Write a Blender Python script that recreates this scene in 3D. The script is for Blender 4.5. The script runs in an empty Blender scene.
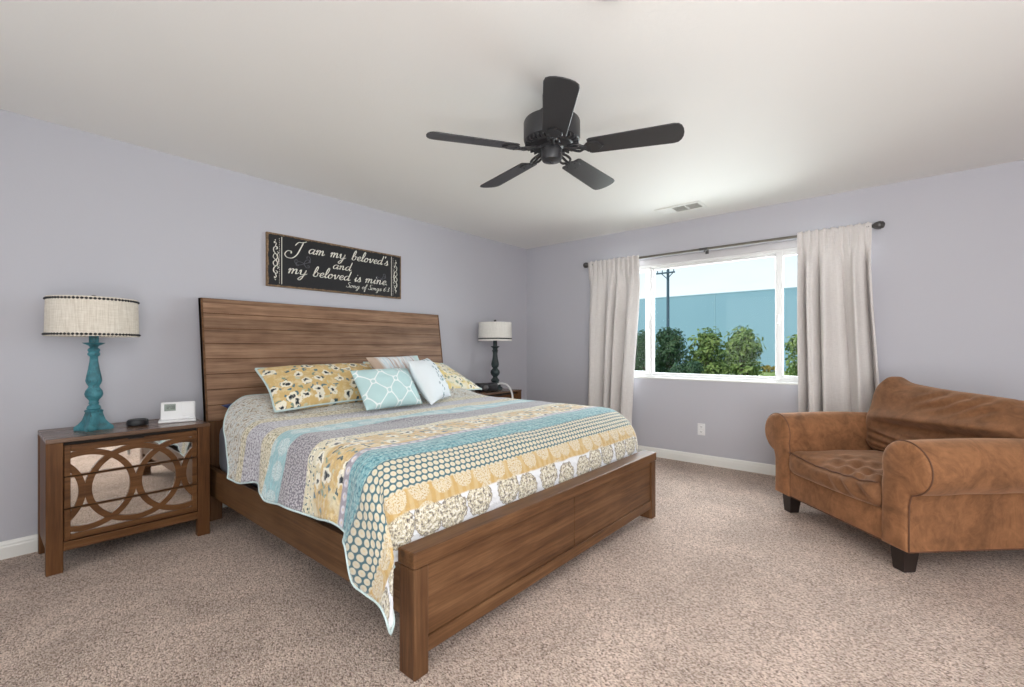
import bpy, bmesh, math, random
from mathutils import Vector, Matrix, noise as mnoise

random.seed(7)
PI = math.pi
scene = bpy.context.scene
COL = scene.collection

# ------------------------------------------------------------------ camera
DEP = 4.664            # inner face of the window wall
HGT = 2.44             # ceiling height
RX, RY = 5.9, -1.5     # right wall, rear wall
cam_data = bpy.data.cameras.new('camera')
cam = bpy.data.objects.new('camera', cam_data)
COL.objects.link(cam)
cam.location = (3.713, 0.0, 1.1413)
cam.rotation_euler = (PI/2, 0, 0.70427)
cam_data.sensor_width = 36
cam_data.lens = 36*456.3/1024
cam_data.shift_y = 5.25/1024
cam_data.clip_start = 0.05
cam_data.clip_end = 500
scene.camera = cam

# ------------------------------------------------------------------ exposure
scene.view_settings.view_transform = 'Standard'
scene.view_settings.look = 'None'
scene.view_settings.gamma = 1
scene.view_settings.use_curve_mapping = False
scene.view_settings.exposure = 0.15
scene.cycles.max_bounces = 10
scene.cycles.diffuse_bounces = 6
scene.cycles.transparent_max_bounces = 16
scene.cycles.use_denoising = True
scene.cycles.sample_clamp_indirect = 6

# ------------------------------------------------------------------ sky
world = bpy.data.worlds.new('sky')
scene.world = world
world.use_nodes = True
wn = world.node_tree
wn.nodes.clear()
w_out = wn.nodes.new('ShaderNodeOutputWorld')
w_bg = wn.nodes.new('ShaderNodeBackground')
w_tc = wn.nodes.new('ShaderNodeTexCoord')
w_sep = wn.nodes.new('ShaderNodeSeparateXYZ')
w_ramp = wn.nodes.new('ShaderNodeValToRGB')
w_noise = wn.nodes.new('ShaderNodeTexNoise')
w_map = wn.nodes.new('ShaderNodeMapping')
w_add = wn.nodes.new('ShaderNodeMath'); w_add.operation = 'MULTIPLY_ADD'
w_map.inputs['Scale'].default_value = (2, 2, 9)
w_noise.inputs['Scale'].default_value = 2.5
w_noise.inputs['Detail'].default_value = 5
wn.links.new(w_tc.outputs['Generated'], w_sep.inputs[0])
wn.links.new(w_tc.outputs['Generated'], w_map.inputs[0])
wn.links.new(w_map.outputs[0], w_noise.inputs['Vector'])
wn.links.new(w_noise.outputs[0], w_add.inputs[0])
w_add.inputs[1].default_value = -0.12
wn.links.new(w_sep.outputs['Z'], w_add.inputs[2])
wn.links.new(w_add.outputs[0], w_ramp.inputs[0])
els = w_ramp.color_ramp.elements
els[0].position = 0.0;  els[0].color = (0.97, 1.0, 1.0, 1)
els[1].position = 0.55; els[1].color = (0.28, 0.50, 0.85, 1)
e = els.new(0.14); e.color = (0.80, 0.92, 1.0, 1)
wn.links.new(w_ramp.outputs[0], w_bg.inputs['Color'])
w_bg.inputs['Strength'].default_value = 1.12
wn.links.new(w_bg.outputs[0], w_out.inputs['Surface'])

# ------------------------------------------------------------------ sun, daylight and added fill lamps
def add_light(name, kind, loc, aim, energy, color=(1, 1, 1), size=None, spread=None):
    l = bpy.data.lights.new(name, kind)
    o = bpy.data.objects.new(name, l)
    COL.objects.link(o)
    o.location = loc
    o.rotation_euler = (Vector(aim)-Vector(loc)).to_track_quat('-Z', 'Y').to_euler()
    l.energy = energy
    l.color = color
    if size and kind == 'AREA':
        l.shape = 'RECTANGLE'; l.size, l.size_y = size
    if spread: l.spread = spread
    return o
sun = add_light('sun', 'SUN', (0, -20, 30), (10, 5, 0), 4.0, (1.0, 0.95, 0.86))
sun.data.angle = 0.01
# daylight entering by the window beside the chair
add_light('window_daylight', 'AREA', (2.32, DEP+0.85, 1.62), (2.40, 0, 0.9), 175, (0.98, 0.99, 1.0), (3.4, 1.5))
add_light('side_fill', 'AREA', (RX-0.03, 0.9, 1.45), (1.5, 2.2, 0.0), 16, (1.0, 0.985, 0.96), (2.3, 1.5))  # fill lamp added at the right wall to brighten the room
add_light('rear_fill', 'AREA', (1.9, RY+0.03, 1.5), (3.4, 3, 0.2), 18, (1.0, 0.98, 0.955), (2.3, 1.5))  # another added fill lamp, at the rear wall
add_light('high_sky_daylight', 'AREA', (2.4, DEP+2.3, 4.3), (2.45, 3.6, 0.2), 260, (0.98, 0.99, 1.0), (3.2, 2.0))
# added fill lamps out of view, one aimed down, one at the ceiling
add_light('overhead_fill', 'AREA', (4.4, 0.3, HGT-0.05), (3.0, 4.0, 0.0), 62, (1.0, 0.98, 0.95), (2.0, 2.0))
add_light('ceiling_fill', 'AREA', (4.5, -0.4, 0.7), (4.0, 1.8, HGT), 56, (1.0, 0.995, 0.99), (1.4, 1.4))

# ------------------------------------------------------------------ object helpers
def link(o, parent=None):
    COL.objects.link(o)
    if parent: o.parent = parent
    return o

def tag(o, label, cat=None, group=None, kind=None):
    if label: o['label'] = label
    if cat: o['category'] = cat
    if group: o['group'] = group
    if kind: o['kind'] = kind
    return o

def thing(name, label, cat, loc=(0, 0, 0), rotz=0, group=None):
    o = bpy.data.objects.new(name, None)
    o.empty_display_size = 0.1
    link(o)
    o.location = loc
    o.rotation_euler = (0, 0, rotz)
    return tag(o, label, cat, group)

def obj(name, bm, m, parent=None, smooth=0, label=None, loc=None):
    bmesh.ops.recalc_face_normals(bm, faces=bm.faces)
    me = bpy.data.meshes.new(name)
    if smooth:
        for f in bm.faces: f.smooth = True
        if smooth < 3:
            for ed in bm.edges:
                if len(ed.link_faces) == 2 and ed.calc_face_angle(0) > smooth: ed.smooth = False
    bm.to_mesh(me); bm.free()
    o = bpy.data.objects.new(name, me)
    link(o, parent)
    for mm in (m if isinstance(m, (list, tuple)) else [m]): me.materials.append(mm)
    if label: o['label'] = label
    if loc: o.location = loc
    return o

def struct(name, bm, m, parent=None, smooth=0):
    o = obj(name, bm, m, parent, smooth)
    if not parent: o['kind'] = 'structure'
    return o

def copy_tree(o, parent=None):
    c = o.copy(); COL.objects.link(c); c.parent = parent
    for ch in list(o.children): copy_tree(ch, c)
    return c

def BM(): return bmesh.new()

def merge(bm, tmp, M=None):
    if M: bmesh.ops.transform(tmp, matrix=M, verts=tmp.verts)
    me = bpy.data.meshes.new('tmp'); tmp.to_mesh(me); tmp.free()
    bm.from_mesh(me); bpy.data.meshes.remove(me)

def box(bm, lo, hi, bev=0.0, seg=2, M=None):
    t = BM()
    bmesh.ops.create_cube(t, size=1)
    s = [hi[i]-lo[i] for i in range(3)]; c = [(hi[i]+lo[i])/2 for i in range(3)]
    for v in t.verts: v.co = Vector((v.co.x*s[0]+c[0], v.co.y*s[1]+c[1], v.co.z*s[2]+c[2]))
    if bev > 0:
        bmesh.ops.bevel(t, geom=list(t.edges), offset=bev, segments=seg, profile=0.5, affect='EDGES')
    merge(bm, t, M)
    return bm

def lathe(bm, prof, n=32, c=(0, 0, 0), cap=True):
    """prof: list of (radius, z)"""
    rings = []
    for r, z in prof:
        rings.append([bm.verts.new((c[0]+r*math.cos(2*PI*i/n), c[1]+r*math.sin(2*PI*i/n), c[2]+z)) for i in range(n)])
    for a, b in zip(rings, rings[1:]):
        for i in range(n):
            bm.faces.new((a[i], a[(i+1) % n], b[(i+1) % n], b[i]))
    if cap:
        bm.faces.new(rings[0][::-1]); bm.faces.new(rings[-1])
    return bm

def tube(bm, pts, r, n=10, cap=True, closed=False):
    pts = [Vector(p) for p in pts]
    N = len(pts)
    rr = r if isinstance(r, (list, tuple)) else [r]*N
    rings = []; prev = None
    for i, p in enumerate(pts):
        a = pts[(i-1) % N] if (closed or i > 0) else p
        b = pts[(i+1) % N] if (closed or i < N-1) else p
        t = (b-a)
        if t.length < 1e-9: t = Vector((0, 0, 1))
        t.normalize()
        if prev is None:
            up = Vector((0, 0, 1)) if abs(t.z) < 0.9 else Vector((1, 0, 0))
            u = t.cross(up).normalized()
        else:
            u = prev - t*prev.dot(t)
            u = u.normalized() if u.length > 1e-6 else t.orthogonal().normalized()
        prev = u
        v = t.cross(u)
        rings.append([bm.verts.new(p+(u*math.cos(2*PI*k/n)+v*math.sin(2*PI*k/n))*rr[i]) for k in range(n)])
    R = range(N if closed else N-1)
    for i in R:
        a, b = rings[i], rings[(i+1) % N]
        for k in range(n): bm.faces.new((a[k], a[(k+1) % n], b[(k+1) % n], b[k]))
    if cap and not closed:
        bm.faces.new(rings[0][::-1]); bm.faces.new(rings[-1])
    return bm

def prism(bm, pts, f0, f1, bev=0.0, seg=2):
    """pts: closed 2d outline; f0/f1 map (a, b) to the two end faces"""
    t = BM()
    A = [t.verts.new(f0(*p)) for p in pts]; B = [t.verts.new(f1(*p)) for p in pts]
    n = len(pts)
    fa = t.faces.new(A); fb = t.faces.new(B[::-1])
    for i in range(n): t.faces.new((A[(i+1) % n], A[i], B[i], B[(i+1) % n]))
    bmesh.ops.recalc_face_normals(t, faces=t.faces)
    if bev > 0:
        bmesh.ops.bevel(t, geom=list(fa.edges)+list(fb.edges), offset=bev, segments=seg, profile=0.5, affect='EDGES')
    merge(bm, t)
    return bm

def blob(bm, c, r, sub=2, M=None):
    t = BM()
    bmesh.ops.create_icosphere(t, subdivisions=sub, radius=1)
    rr = r if isinstance(r, (list, tuple)) else (r, r, r)
    for v in t.verts: v.co = Vector((v.co.x*rr[0]+c[0], v.co.y*rr[1]+c[1], v.co.z*rr[2]+c[2]))
    merge(bm, t, M)

def crom(pts, k=8, closed=False):
    P = [Vector(p) for p in pts]; out = []; n = len(P)
    for i in range(n if closed else n-1):
        if closed: p0, p1, p2, p3 = P[(i-1) % n], P[i], P[(i+1) % n], P[(i+2) % n]
        else: p0, p1, p2, p3 = P[max(i-1, 0)], P[i], P[i+1], P[min(i+2, n-1)]
        for j in range(k):
            t = j/k
            out.append(0.5*((2*p1)+(p2-p0)*t+(2*p0-5*p1+4*p2-p3)*t*t+(3*p1-p0-3*p2+p3)*t**3))
    if not closed: out.append(P[-1])
    return out

def sm(a, b, x):
    t = min(1, max(0, (x-a)/(b-a))); return t*t*(3-2*t)

def nz(x, y, z=0.0): return mnoise.noise(Vector((x, y, z)))

# ------------------------------------------------------------------ node helpers
def lin(c):
    return tuple(((x/255)/12.92 if x/255 <= 0.04045 else ((x/255+0.055)/1.055)**2.4) for x in c)+(1.0,)

class G:
    """small wrapper for building a material node tree"""
    def __init__(self, name):
        self.m = bpy.data.materials.new(name); self.m.use_nodes = True
        self.nt = self.m.node_tree; self.nt.nodes.clear()
        self.out = self.nt.nodes.new('ShaderNodeOutputMaterial')
        self.tc = self.nt.nodes.new('ShaderNodeTexCoord')
    def node(self, t, **kw):
        n = self.nt.nodes.new(t)
        for k, v in kw.items(): setattr(n, k, v)
        return n
    def put(self, sock, v):
        if isinstance(v, bpy.types.NodeSocket): self.nt.links.new(v, sock)
        elif v is not None:
            if isinstance(v, (tuple, list)) and sock.type == 'RGBA' and len(v) == 3: v = tuple(v)+(1.0,)
            sock.default_value = v
    def math(self, op, a, b=None, c=None, clamp=False):
        n = self.node('ShaderNodeMath', operation=op, use_clamp=clamp)
        self.put(n.inputs[0], a); self.put(n.inputs[1], b)
        if c is not None: self.put(n.inputs[2], c)
        return n.outputs[0]
    def mix(self, f, a, b, blend='MIX'):
        n = self.node('ShaderNodeMix', data_type='RGBA', blend_type=blend)
        self.put(n.inputs[0], f); self.put(n.inputs[6], a); self.put(n.inputs[7], b)
        return n.outputs[2]
    def noise(self, vec, scale, detail=3, rough=0.55, dist=0, col=False):
        n = self.node('ShaderNodeTexNoise'); self.put(n.inputs['Vector'], vec)
        n.inputs['Scale'].default_value = scale; n.inputs['Detail'].default_value = detail
        n.inputs['Roughness'].default_value = rough; n.inputs['Distortion'].default_value = dist
        return n.outputs[1 if col else 0]
    def vor(self, vec, scale, rnd=1.0, feature='F1', dims='3D'):
        n = self.node('ShaderNodeTexVoronoi', feature=feature, voronoi_dimensions=dims)
        self.put(n.inputs['Vector'], vec); n.inputs['Scale'].default_value = scale
        n.inputs['Randomness'].default_value = rnd
        return n
    def ramp(self, f, stops, interp='LINEAR'):
        n = self.node('ShaderNodeValToRGB'); cr = n.color_ramp; cr.interpolation = interp
        cr.elements[0].position, cr.elements[0].color = stops[0][0], tuple(stops[0][1][:3])+(1,)
        cr.elements[1].position, cr.elements[1].color = stops[-1][0], tuple(stops[-1][1][:3])+(1,)
        for p, c in stops[1:-1]:
            e = cr.elements.new(p); e.color = tuple(c[:3])+(1,)
        self.put(n.inputs[0], f)
        return n.outputs[0]
    def map(self, vec, scale=(1, 1, 1), loc=(0, 0, 0), rot=(0, 0, 0)):
        n = self.node('ShaderNodeMapping'); self.put(n.inputs[0], vec)
        n.inputs['Scale'].default_value = scale; n.inputs['Location'].default_value = loc
        n.inputs['Rotation'].default_value = rot
        return n.outputs[0]
    def sep(self, v):
        n = self.node('ShaderNodeSeparateXYZ'); self.put(n.inputs[0], v); return n.outputs
    def comb(self, x, y, z=0.0):
        n = self.node('ShaderNodeCombineXYZ')
        for i, v in enumerate((x, y, z)): self.put(n.inputs[i], v)
        return n.outputs[0]
    def step(self, a, lo, soft=0.02):
        n = self.node('ShaderNodeMapRange'); n.clamp = True
        self.put(n.inputs[0], a); n.inputs[1].default_value = lo-soft; n.inputs[2].default_value = lo+soft
        return n.outputs[0]
    def bump(self, h, strength=0.3, dist=0.01, normal=None):
        n = self.node('ShaderNodeBump'); n.inputs['Strength'].default_value = strength
        n.inputs['Distance'].default_value = dist; self.put(n.inputs['Height'], h)
        if normal is not None: self.put(n.inputs['Normal'], normal)
        return n.outputs[0]
    def bsdf(self, color, rough=0.5, metal=0.0, normal=None, spec=0.5, sheen=0.0, sheen_tint=None, coat=0):
        b = self.node('ShaderNodeBsdfPrincipled')
        self.put(b.inputs['Base Color'], color); self.put(b.inputs['Roughness'], rough)
        b.inputs['Metallic'].default_value = metal
        b.inputs['Specular IOR Level'].default_value = spec
        b.inputs['Sheen Weight'].default_value = sheen
        b.inputs['Sheen Roughness'].default_value = 0.4
        if sheen_tint: b.inputs['Sheen Tint'].default_value = sheen_tint
        b.inputs['Coat Weight'].default_value = coat
        b.inputs['Coat Roughness'].default_value = 0.25
        if normal is not None: self.put(b.inputs['Normal'], normal)
        return b
    def done(self, b):
        self.nt.links.new(b.outputs[0], self.out.inputs[0]); return self.m

def plain(name, c, rough=0.5, metal=0.0, spec=0.5, var=0.06, scale=30, bump=0.0, coat=0):
    g = G(name); v = g.tc.outputs['Object']
    n = g.noise(v, scale, 3)
    c = tuple(c[:3])
    col = g.mix(n, tuple(x*(1-var) for x in c), tuple(min(1, x*(1+var)) for x in c))
    nb = g.bump(n, bump, 0.004) if bump else None
    return g.done(g.bsdf(col, rough, metal, nb, spec, coat=coat))

def wood(name, dark, mid, light, axis='Y', plank=None, plank_axis='Z', rough=0.42, knots=True, spec=0.2):
    """grain runs along axis; planks alternate in tone along plank_axis"""
    g = G(name); v = g.tc.outputs['Object']; s = g.sep(v)
    stretch = {'X': (0.6, 14, 14), 'Y': (14, 0.6, 14), 'Z': (14, 14, 0.6)}[axis]
    off = None
    if plank:
        idx = g.math('FLOOR', g.math('DIVIDE', s['XYZ'.index(plank_axis)], plank))
        wn_ = g.node('ShaderNodeTexWhiteNoise', noise_dimensions='1D'); g.put(wn_.inputs['W'], idx)
        off = wn_.outputs['Value']
        add = g.node('ShaderNodeVectorMath', operation='ADD')
        g.put(add.inputs[0], v); g.put(add.inputs[1], g.comb(g.math('MULTIPLY', off, 7.0), g.math('MULTIPLY', off, 5.0), g.math('MULTIPLY', off, 3.0)))
        v = add.outputs[0]
    gv = g.map(v, stretch)
    n1 = g.noise(gv, 2.2, 6, 0.65, 0.6)
    n2 = g.noise(g.map(v, tuple(x*3.2 for x in stretch)), 3.0, 3, 0.6)
    n3 = g.noise(v, 3.2, 3, 0.6)
    f = g.math('ADD', g.math('MULTIPLY', n1, 0.6), g.math('ADD', g.math('MULTIPLY', n2, 0.2), g.math('MULTIPLY', n3, 0.25)))
    col = g.ramp(f, [(0.36, dark), (0.52, mid), (0.70, light)])
    if off is not None:
        k = g.math('MULTIPLY_ADD', off, 0.4, 0.8)
        col = g.mix(1.0, col, g.comb(k, k, k), 'MULTIPLY')
    if knots:
        kv = g.map(v, {'X': (1.6, 6, 6), 'Y': (6, 1.6, 6), 'Z': (6, 6, 1.6)}[axis])
        kd = g.vor(kv, 1.0).outputs['Distance']
        kf = g.math('SUBTRACT', 1.0, g.step(kd, 0.075, 0.035))
        col = g.mix(g.math('MULTIPLY', kf, 0.65), col, tuple(x*0.55 for x in dark[:3]))
    nb = g.bump(f, 0.25, 0.003)
    r = g.math('MULTIPLY_ADD', n1, 0.15, rough-0.05)
    return g.done(g.bsdf(col, r, 0, nb, spec))

def fabric(name, col, weave=500, bump=0.15, rough=0.9, var=0.08, sheen=0.15, vec='Object'):
    g = G(name); v = g.tc.outputs[vec]
    s = g.noise(g.map(v, (1, 1, 0.15)), weave, 2)
    big = g.noise(v, 6, 3)
    c = g.mix(g.math('ADD', g.math('MULTIPLY', s, 0.6), g.math('MULTIPLY', big, 0.4)), tuple(x*(1-var) for x in col[:3]), tuple(min(1, x*(1+var)) for x in col[:3]))
    return g.done(g.bsdf(c, rough, 0, g.bump(s, bump, 0.002), 0.2, sheen))
# ------------------------------------------------------------------ materials
def paint(name, c, bump=0.12):
    g = G(name); v = g.tc.outputs['Object']
    n = g.noise(v, 90, 3, 0.6); b = g.noise(v, 1.3, 2)
    col = g.mix(b, tuple(x*0.985 for x in c[:3]), tuple(x*1.015 for x in c[:3]))
    return g.done(g.bsdf(col, 0.62, 0, g.bump(n, bump, 0.003), 0.3))
M_WALL = paint('lilac_paint', (0.50, 0.498, 0.545))
M_CEIL = paint('ceiling_paint', (0.83, 0.82, 0.80), 0.2)
M_TRIM = plain('white_trim_paint', (0.80, 0.80, 0.77), 0.35, var=0.02)
M_VINYL = plain('white_vinyl', (0.80, 0.80, 0.80), 0.3, var=0.015)
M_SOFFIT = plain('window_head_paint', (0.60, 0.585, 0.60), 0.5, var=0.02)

def carpet():
    g = G('beige_carpet'); v = g.tc.outputs['Object']
    ve = g.map(v, (1.0, 1.7, 1), rot=(0, 0, 0.75))
    d = g.vor(ve, 125, 1.0)
    n = g.noise(ve, 104, 3, 0.7)
    n2 = g.noise(v, 300, 2, 0.6)
    tone = g.sep(d.outputs['Color'])[0]
    big = g.noise(g.map(v, (1, 0.7, 1), rot=(0, 0, 0.5)), 2.4, 5, 0.65, 0.8)
    f = g.math('ADD', g.math('MULTIPLY', n, 0.75), g.math('ADD', g.math('MULTIPLY', n2, 0.25), g.math('MULTIPLY_ADD', tone, 0.22, -0.11)))
    col = g.ramp(f, [(0.32, (0.11, 0.072, 0.053)), (0.42, (0.42, 0.305, 0.243)), (0.50, (0.62, 0.475, 0.395)), (0.64, (0.86, 0.715, 0.62))])  # darkest flecks paint the shade between tufts into the colour
    nap = g.math('MULTIPLY_ADD', g.step(big, 0.5, 0.12), 0.22, 0.87)
    col = g.mix(1.0, col, g.comb(nap, nap, nap), 'MULTIPLY')
    h = g.math('ADD', g.math('MULTIPLY', n, 1.0), g.math('SUBTRACT', 0.6, d.outputs['Distance']))
    return g.done(g.bsdf(col, 0.95, 0, g.bump(h, 0.8, 0.012), 0.1, 0.1))
M_CARPET = carpet()

W_HEAD = wood('weathered_headboard_wood', (0.108, 0.057, 0.033), (0.227, 0.131, 0.081), (0.367, 0.235, 0.150), 'Y', 0.104, 'Z')
W_FOOT = wood('walnut_bed_wood', (0.052, 0.022, 0.010), (0.122, 0.057, 0.025), (0.208, 0.108, 0.051), 'Y')
W_LEG = wood('walnut_post_wood', (0.049, 0.021, 0.010), (0.113, 0.053, 0.024), (0.188, 0.099, 0.048), 'Z')
W_RAIL = wood('walnut_rail_wood', (0.049, 0.021, 0.010), (0.104, 0.050, 0.021), (0.170, 0.091, 0.044), 'X')
W_NS_Z = wood('nightstand_post_wood', (0.055, 0.021, 0.008), (0.119, 0.050, 0.018), (0.188, 0.086, 0.035), 'Z')
W_NS_Y = wood('nightstand_rail_wood', (0.056, 0.022, 0.008), (0.122, 0.052, 0.018), (0.192, 0.090, 0.036), 'Y')
W_NS_TOP = wood('nightstand_top_wood', (0.070, 0.036, 0.020), (0.135, 0.072, 0.042), (0.205, 0.120, 0.074), 'Y', rough=0.24, spec=0.6)
M_GAP = plain('dark_gap', (0.018, 0.011, 0.008), 0.8)
M_MIRROR = plain('mirror_glass', (0.86, 0.84, 0.80), 0.03, 1.0, var=0.01)
M_BLACK = plain('black_plastic', (0.012, 0.012, 0.014), 0.45)
M_FAN = plain('matt_black_metal', (0.022, 0.022, 0.025), 0.42, var=0.15)
M_FANBLADE = plain('black_fan_blade', (0.030, 0.029, 0.032), 0.38, var=0.12, scale=60)
M_BRONZE = plain('dark_bronze', (0.10, 0.095, 0.095), 0.42, 0.5, var=0.2)
M_ROD = plain('rod_metal', (0.17, 0.155, 0.13), 0.4, 0.5, var=0.1)
M_WHITEPL = plain('white_plastic', (0.80, 0.80, 0.81), 0.35, var=0.01)
M_LCD = plain('lcd_glass', (0.30, 0.34, 0.31), 0.25, var=0.02)
M_LCDDIGIT = plain('lcd_digits', (0.06, 0.075, 0.07), 0.4)
M_CHROME = plain('brushed_nickel', (0.6, 0.6, 0.6), 0.3, 1.0)
M_SHADE_IN = plain('shade_lining', (0.7, 0.68, 0.62), 0.8)

def shade_mat(name, a, b):
    g = G(name); v = g.tc.outputs['Object']
    n = g.noise(g.map(v, (1, 1, 0.06)), 170, 3, 0.7); n2 = g.noise(g.map(v, (0.1, 0.1, 1)), 190, 3, 0.7)
    f = g.math('ADD', g.math('MULTIPLY', n, 0.6), g.math('MULTIPLY', n2, 0.4))
    return g.done(g.bsdf(g.ramp(f, [(0.35, a), (0.65, b)]), 0.9, 0, g.bump(f, 0.25, 0.002), 0.15))
M_SHADE_L = shade_mat('linen_shade', (0.56, 0.50, 0.42), (0.78, 0.73, 0.65))
M_SHADE_R = shade_mat('off_white_shade', (0.66, 0.64, 0.60), (0.80, 0.78, 0.74))
def patina(name, base, light, dark):
    g = G(name); v = g.tc.outputs['Object']
    n = g.noise(v, 14, 5, 0.65, 0.4); n2 = g.noise(g.map(v, (1, 1, 0.4)), 60, 3)
    col = g.ramp(n, [(0.30, dark), (0.46, base), (0.68, light)])
    col = g.mix(g.step(n2, 0.64, 0.05), col, dark)
    return g.done(g.bsdf(col, 0.5, 0, g.bump(n, 0.2, 0.003), 0.4))
M_TEAL = patina('distressed_teal', (0.036, 0.165, 0.205), (0.080, 0.285, 0.330), (0.035, 0.085, 0.095))
M_DKGREEN = patina('distressed_dark_green', (0.020, 0.034, 0.036), (0.045, 0.068, 0.070), (0.012, 0.016, 0.017))

def suede(name, c, crease=False):
    g = G(name); v = g.tc.outputs['Object']
    n = g.noise(g.map(v, (1, 1, 0.75)), 6.0, 7, 0.72, 1.3); n2 = g.noise(v, 16, 4, 0.6, 1.0); f = g.noise(v, 350, 2)
    k = g.math('ADD', g.math('MULTIPLY', n, 0.62), g.math('MULTIPLY', n2, 0.38))
    col = g.ramp(k, [(0.36, tuple(x*0.62 for x in c)), (0.5, c), (0.62, tuple(min(1, x*1.32) for x in c))])
    h = g.math('ADD', g.math('MULTIPLY', n2, 0.5), g.math('MULTIPLY', f, 0.15))
    return g.done(g.bsdf(col, 0.85, 0, g.bump(h, 0.18, 0.008), 0.2, 0.35, (0.95, 0.62, 0.42, 1)))
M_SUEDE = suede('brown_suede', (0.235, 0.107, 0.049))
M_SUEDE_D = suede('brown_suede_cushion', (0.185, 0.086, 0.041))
M_PIPING = plain('suede_piping', (0.12, 0.052, 0.026), 0.8)
M_DKLEG = plain('espresso_wood', (0.018, 0.011, 0.009), 0.4, var=0.3)

def curtain_mat():
    g = G('pale_linen_curtain'); v = g.tc.outputs['Object']
    n = g.noise(g.map(v, (1, 1, 0.06)), 260, 2, 0.7); n2 = g.noise(g.map(v, (0.08, 0.08, 1)), 300, 2, 0.7)
    f = g.math('ADD', g.math('MULTIPLY', n, 0.5), g.math('MULTIPLY', n2, 0.5))
    col = g.ramp(f, [(0.3, (0.66, 0.63, 0.615)), (0.7, (0.80, 0.77, 0.755))])
    b = g.bsdf(col, 0.92, 0, g.bump(f, 0.08, 0.002), 0.15)
    tr = g.node('ShaderNodeBsdfTranslucent'); g.put(tr.inputs[0], col)
    mx = g.node('ShaderNodeMixShader'); mx.inputs[0].default_value = 0.10
    g.nt.links.new(b.outputs[0], mx.inputs[1]); g.nt.links.new(tr.outputs[0], mx.inputs[2])
    return g.done(mx)
M_CURTAIN = curtain_mat()

def glass_mat():
    g = G('window_glass')
    t = g.node('ShaderNodeBsdfTransparent'); t.inputs[0].default_value = (0.93, 0.965, 0.975, 1)
    gl = g.node('ShaderNodeBsdfGlossy'); gl.inputs['Roughness'].default_value = 0.01
    gl.inputs[0].default_value = (1, 1, 1, 1)
    lw = g.node('ShaderNodeLayerWeight'); lw.inputs[0].default_value = 0.2
    f = g.math('MULTIPLY', lw.outputs['Fresnel'], 0.5)
    mx = g.node('ShaderNodeMixShader'); g.put(mx.inputs[0], f)
    g.nt.links.new(t.outputs[0], mx.inputs[1]); g.nt.links.new(gl.outputs[0], mx.inputs[2])
    return g.done(mx)
M_GLASS = glass_mat()

# ---- printed cloth patterns (flat cloth coordinates in metres: u across, v along)
MUST = lin((206, 180, 130)); CREAM = lin((214, 206, 182)); WHITE = lin((226, 226, 226))
TEAL = lin((84, 137, 148)); LTEAL = lin((158, 196, 202)); GREY = lin((146, 143, 152)); TAUPE = lin((134, 122, 108))
DARK = lin((44, 52, 58))

def p_floral(g, v, base, scale=9.0, petal=None, dens=0.42):
    wob = g.noise(v, 60, 2)
    nc = g.node('ShaderNodeVectorMath', operation='MULTIPLY_ADD')
    g.put(nc.inputs[0], g.noise(v, 22, 2, col=True)); nc.inputs[1].default_value = (0.07, 0.07, 0); g.put(nc.inputs[2], v)
    v0 = v; v = nc.outputs[0]
    a = g.vor(v, scale, 0.9, dims='2D')
    rnd = g.sep(a.outputs['Color'])
    d = g.math('ADD', a.outputs['Distance'], g.math('MULTIPLY', g.math('SUBTRACT', wob, 0.5), 0.28))
    on = g.step(rnd[0], 1-dens, 0.01)
    leaf = g.vor(v, scale*2.4, 0.95, dims='2D')
    lr = g.sep(leaf.outputs['Color'])
    ld = g.math('ADD', leaf.outputs['Distance'], g.math('MULTIPLY', g.math('SUBTRACT', wob, 0.5), 0.3))
    leafcol = g.ramp(lr[1], [(0.0, lin((94, 120, 128))), (0.35, lin((130, 148, 132))), (0.6, lin((196, 196, 168))), (0.8, lin((66, 88, 94)))], 'CONSTANT')
    lm = g.math('MULTIPLY', g.math('SUBTRACT', 1.0, g.step(ld, 0.30, 0.05)), g.step(lr[0], 0.52, 0.01))
    mott = g.noise(v, 26, 3, 0.6)
    b = g.mix(g.math('MULTIPLY', g.step(mott, 0.55, 0.06), 0.55), base, lin((226, 212, 174)))
    col = g.mix(lm, b, leafcol)
    pm = g.math('MULTIPLY', g.math('SUBTRACT', 1.0, g.step(d, 0.36, 0.03)), on)
    petcol = petal or lin((232, 226, 208))
    col = g.mix(pm, col, petcol)
    cm = g.math('MULTIPLY', g.math('SUBTRACT', 1.0, g.step(d, 0.15, 0.04)), on)
    return g.mix(cm, col, DARK)

def p_hex(g, v, cell, base, mark, thr=0.46):
    s = g.sep(v)
    row = g.math('DIVIDE', s[1], cell*0.86)
    stag = g.math('MULTIPLY', g.math('FLOORED_MODULO', g.math('FLOOR', row), 2.0), 0.5)
    x = g.math('SUBTRACT', g.math('FRACT', g.math('ADD', g.math('DIVIDE', s[0], cell), stag)), 0.5)
    y = g.math('SUBTRACT', g.math('FRACT', row), 0.5)
    d = g.math('SQRT', g.math('ADD', g.math('MULTIPLY', x, x), g.math('MULTIPLY', y, y)))
    col = g.mix(g.step(d, thr, 0.05), base, mark)
    return g.mix(g.math('SUBTRACT', 1.0, g.step(d, 0.12, 0.05)), col, g.mix(0.5, base, MUST))

def p_hash(g, v, k, base, mark, amt=0.8):
    s = g.sep(v)
    w = g.math('ADD', g.math('SINE', g.math('MULTIPLY', s[0], k)), g.math('SINE', g.math('ADD', g.math('MULTIPLY', s[1], k*1.3), g.math('MULTIPLY', g.math('SINE', g.math('MULTIPLY', s[0], k*0.5)), 2.0))))
    n = g.noise(v, k*0.7, 2)
    return g.mix(g.math('MULTIPLY', g.step(g.math('ADD', w, g.math('MULTIPLY', n, 1.2)), 0.75, 0.25), amt), base, mark)

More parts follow.
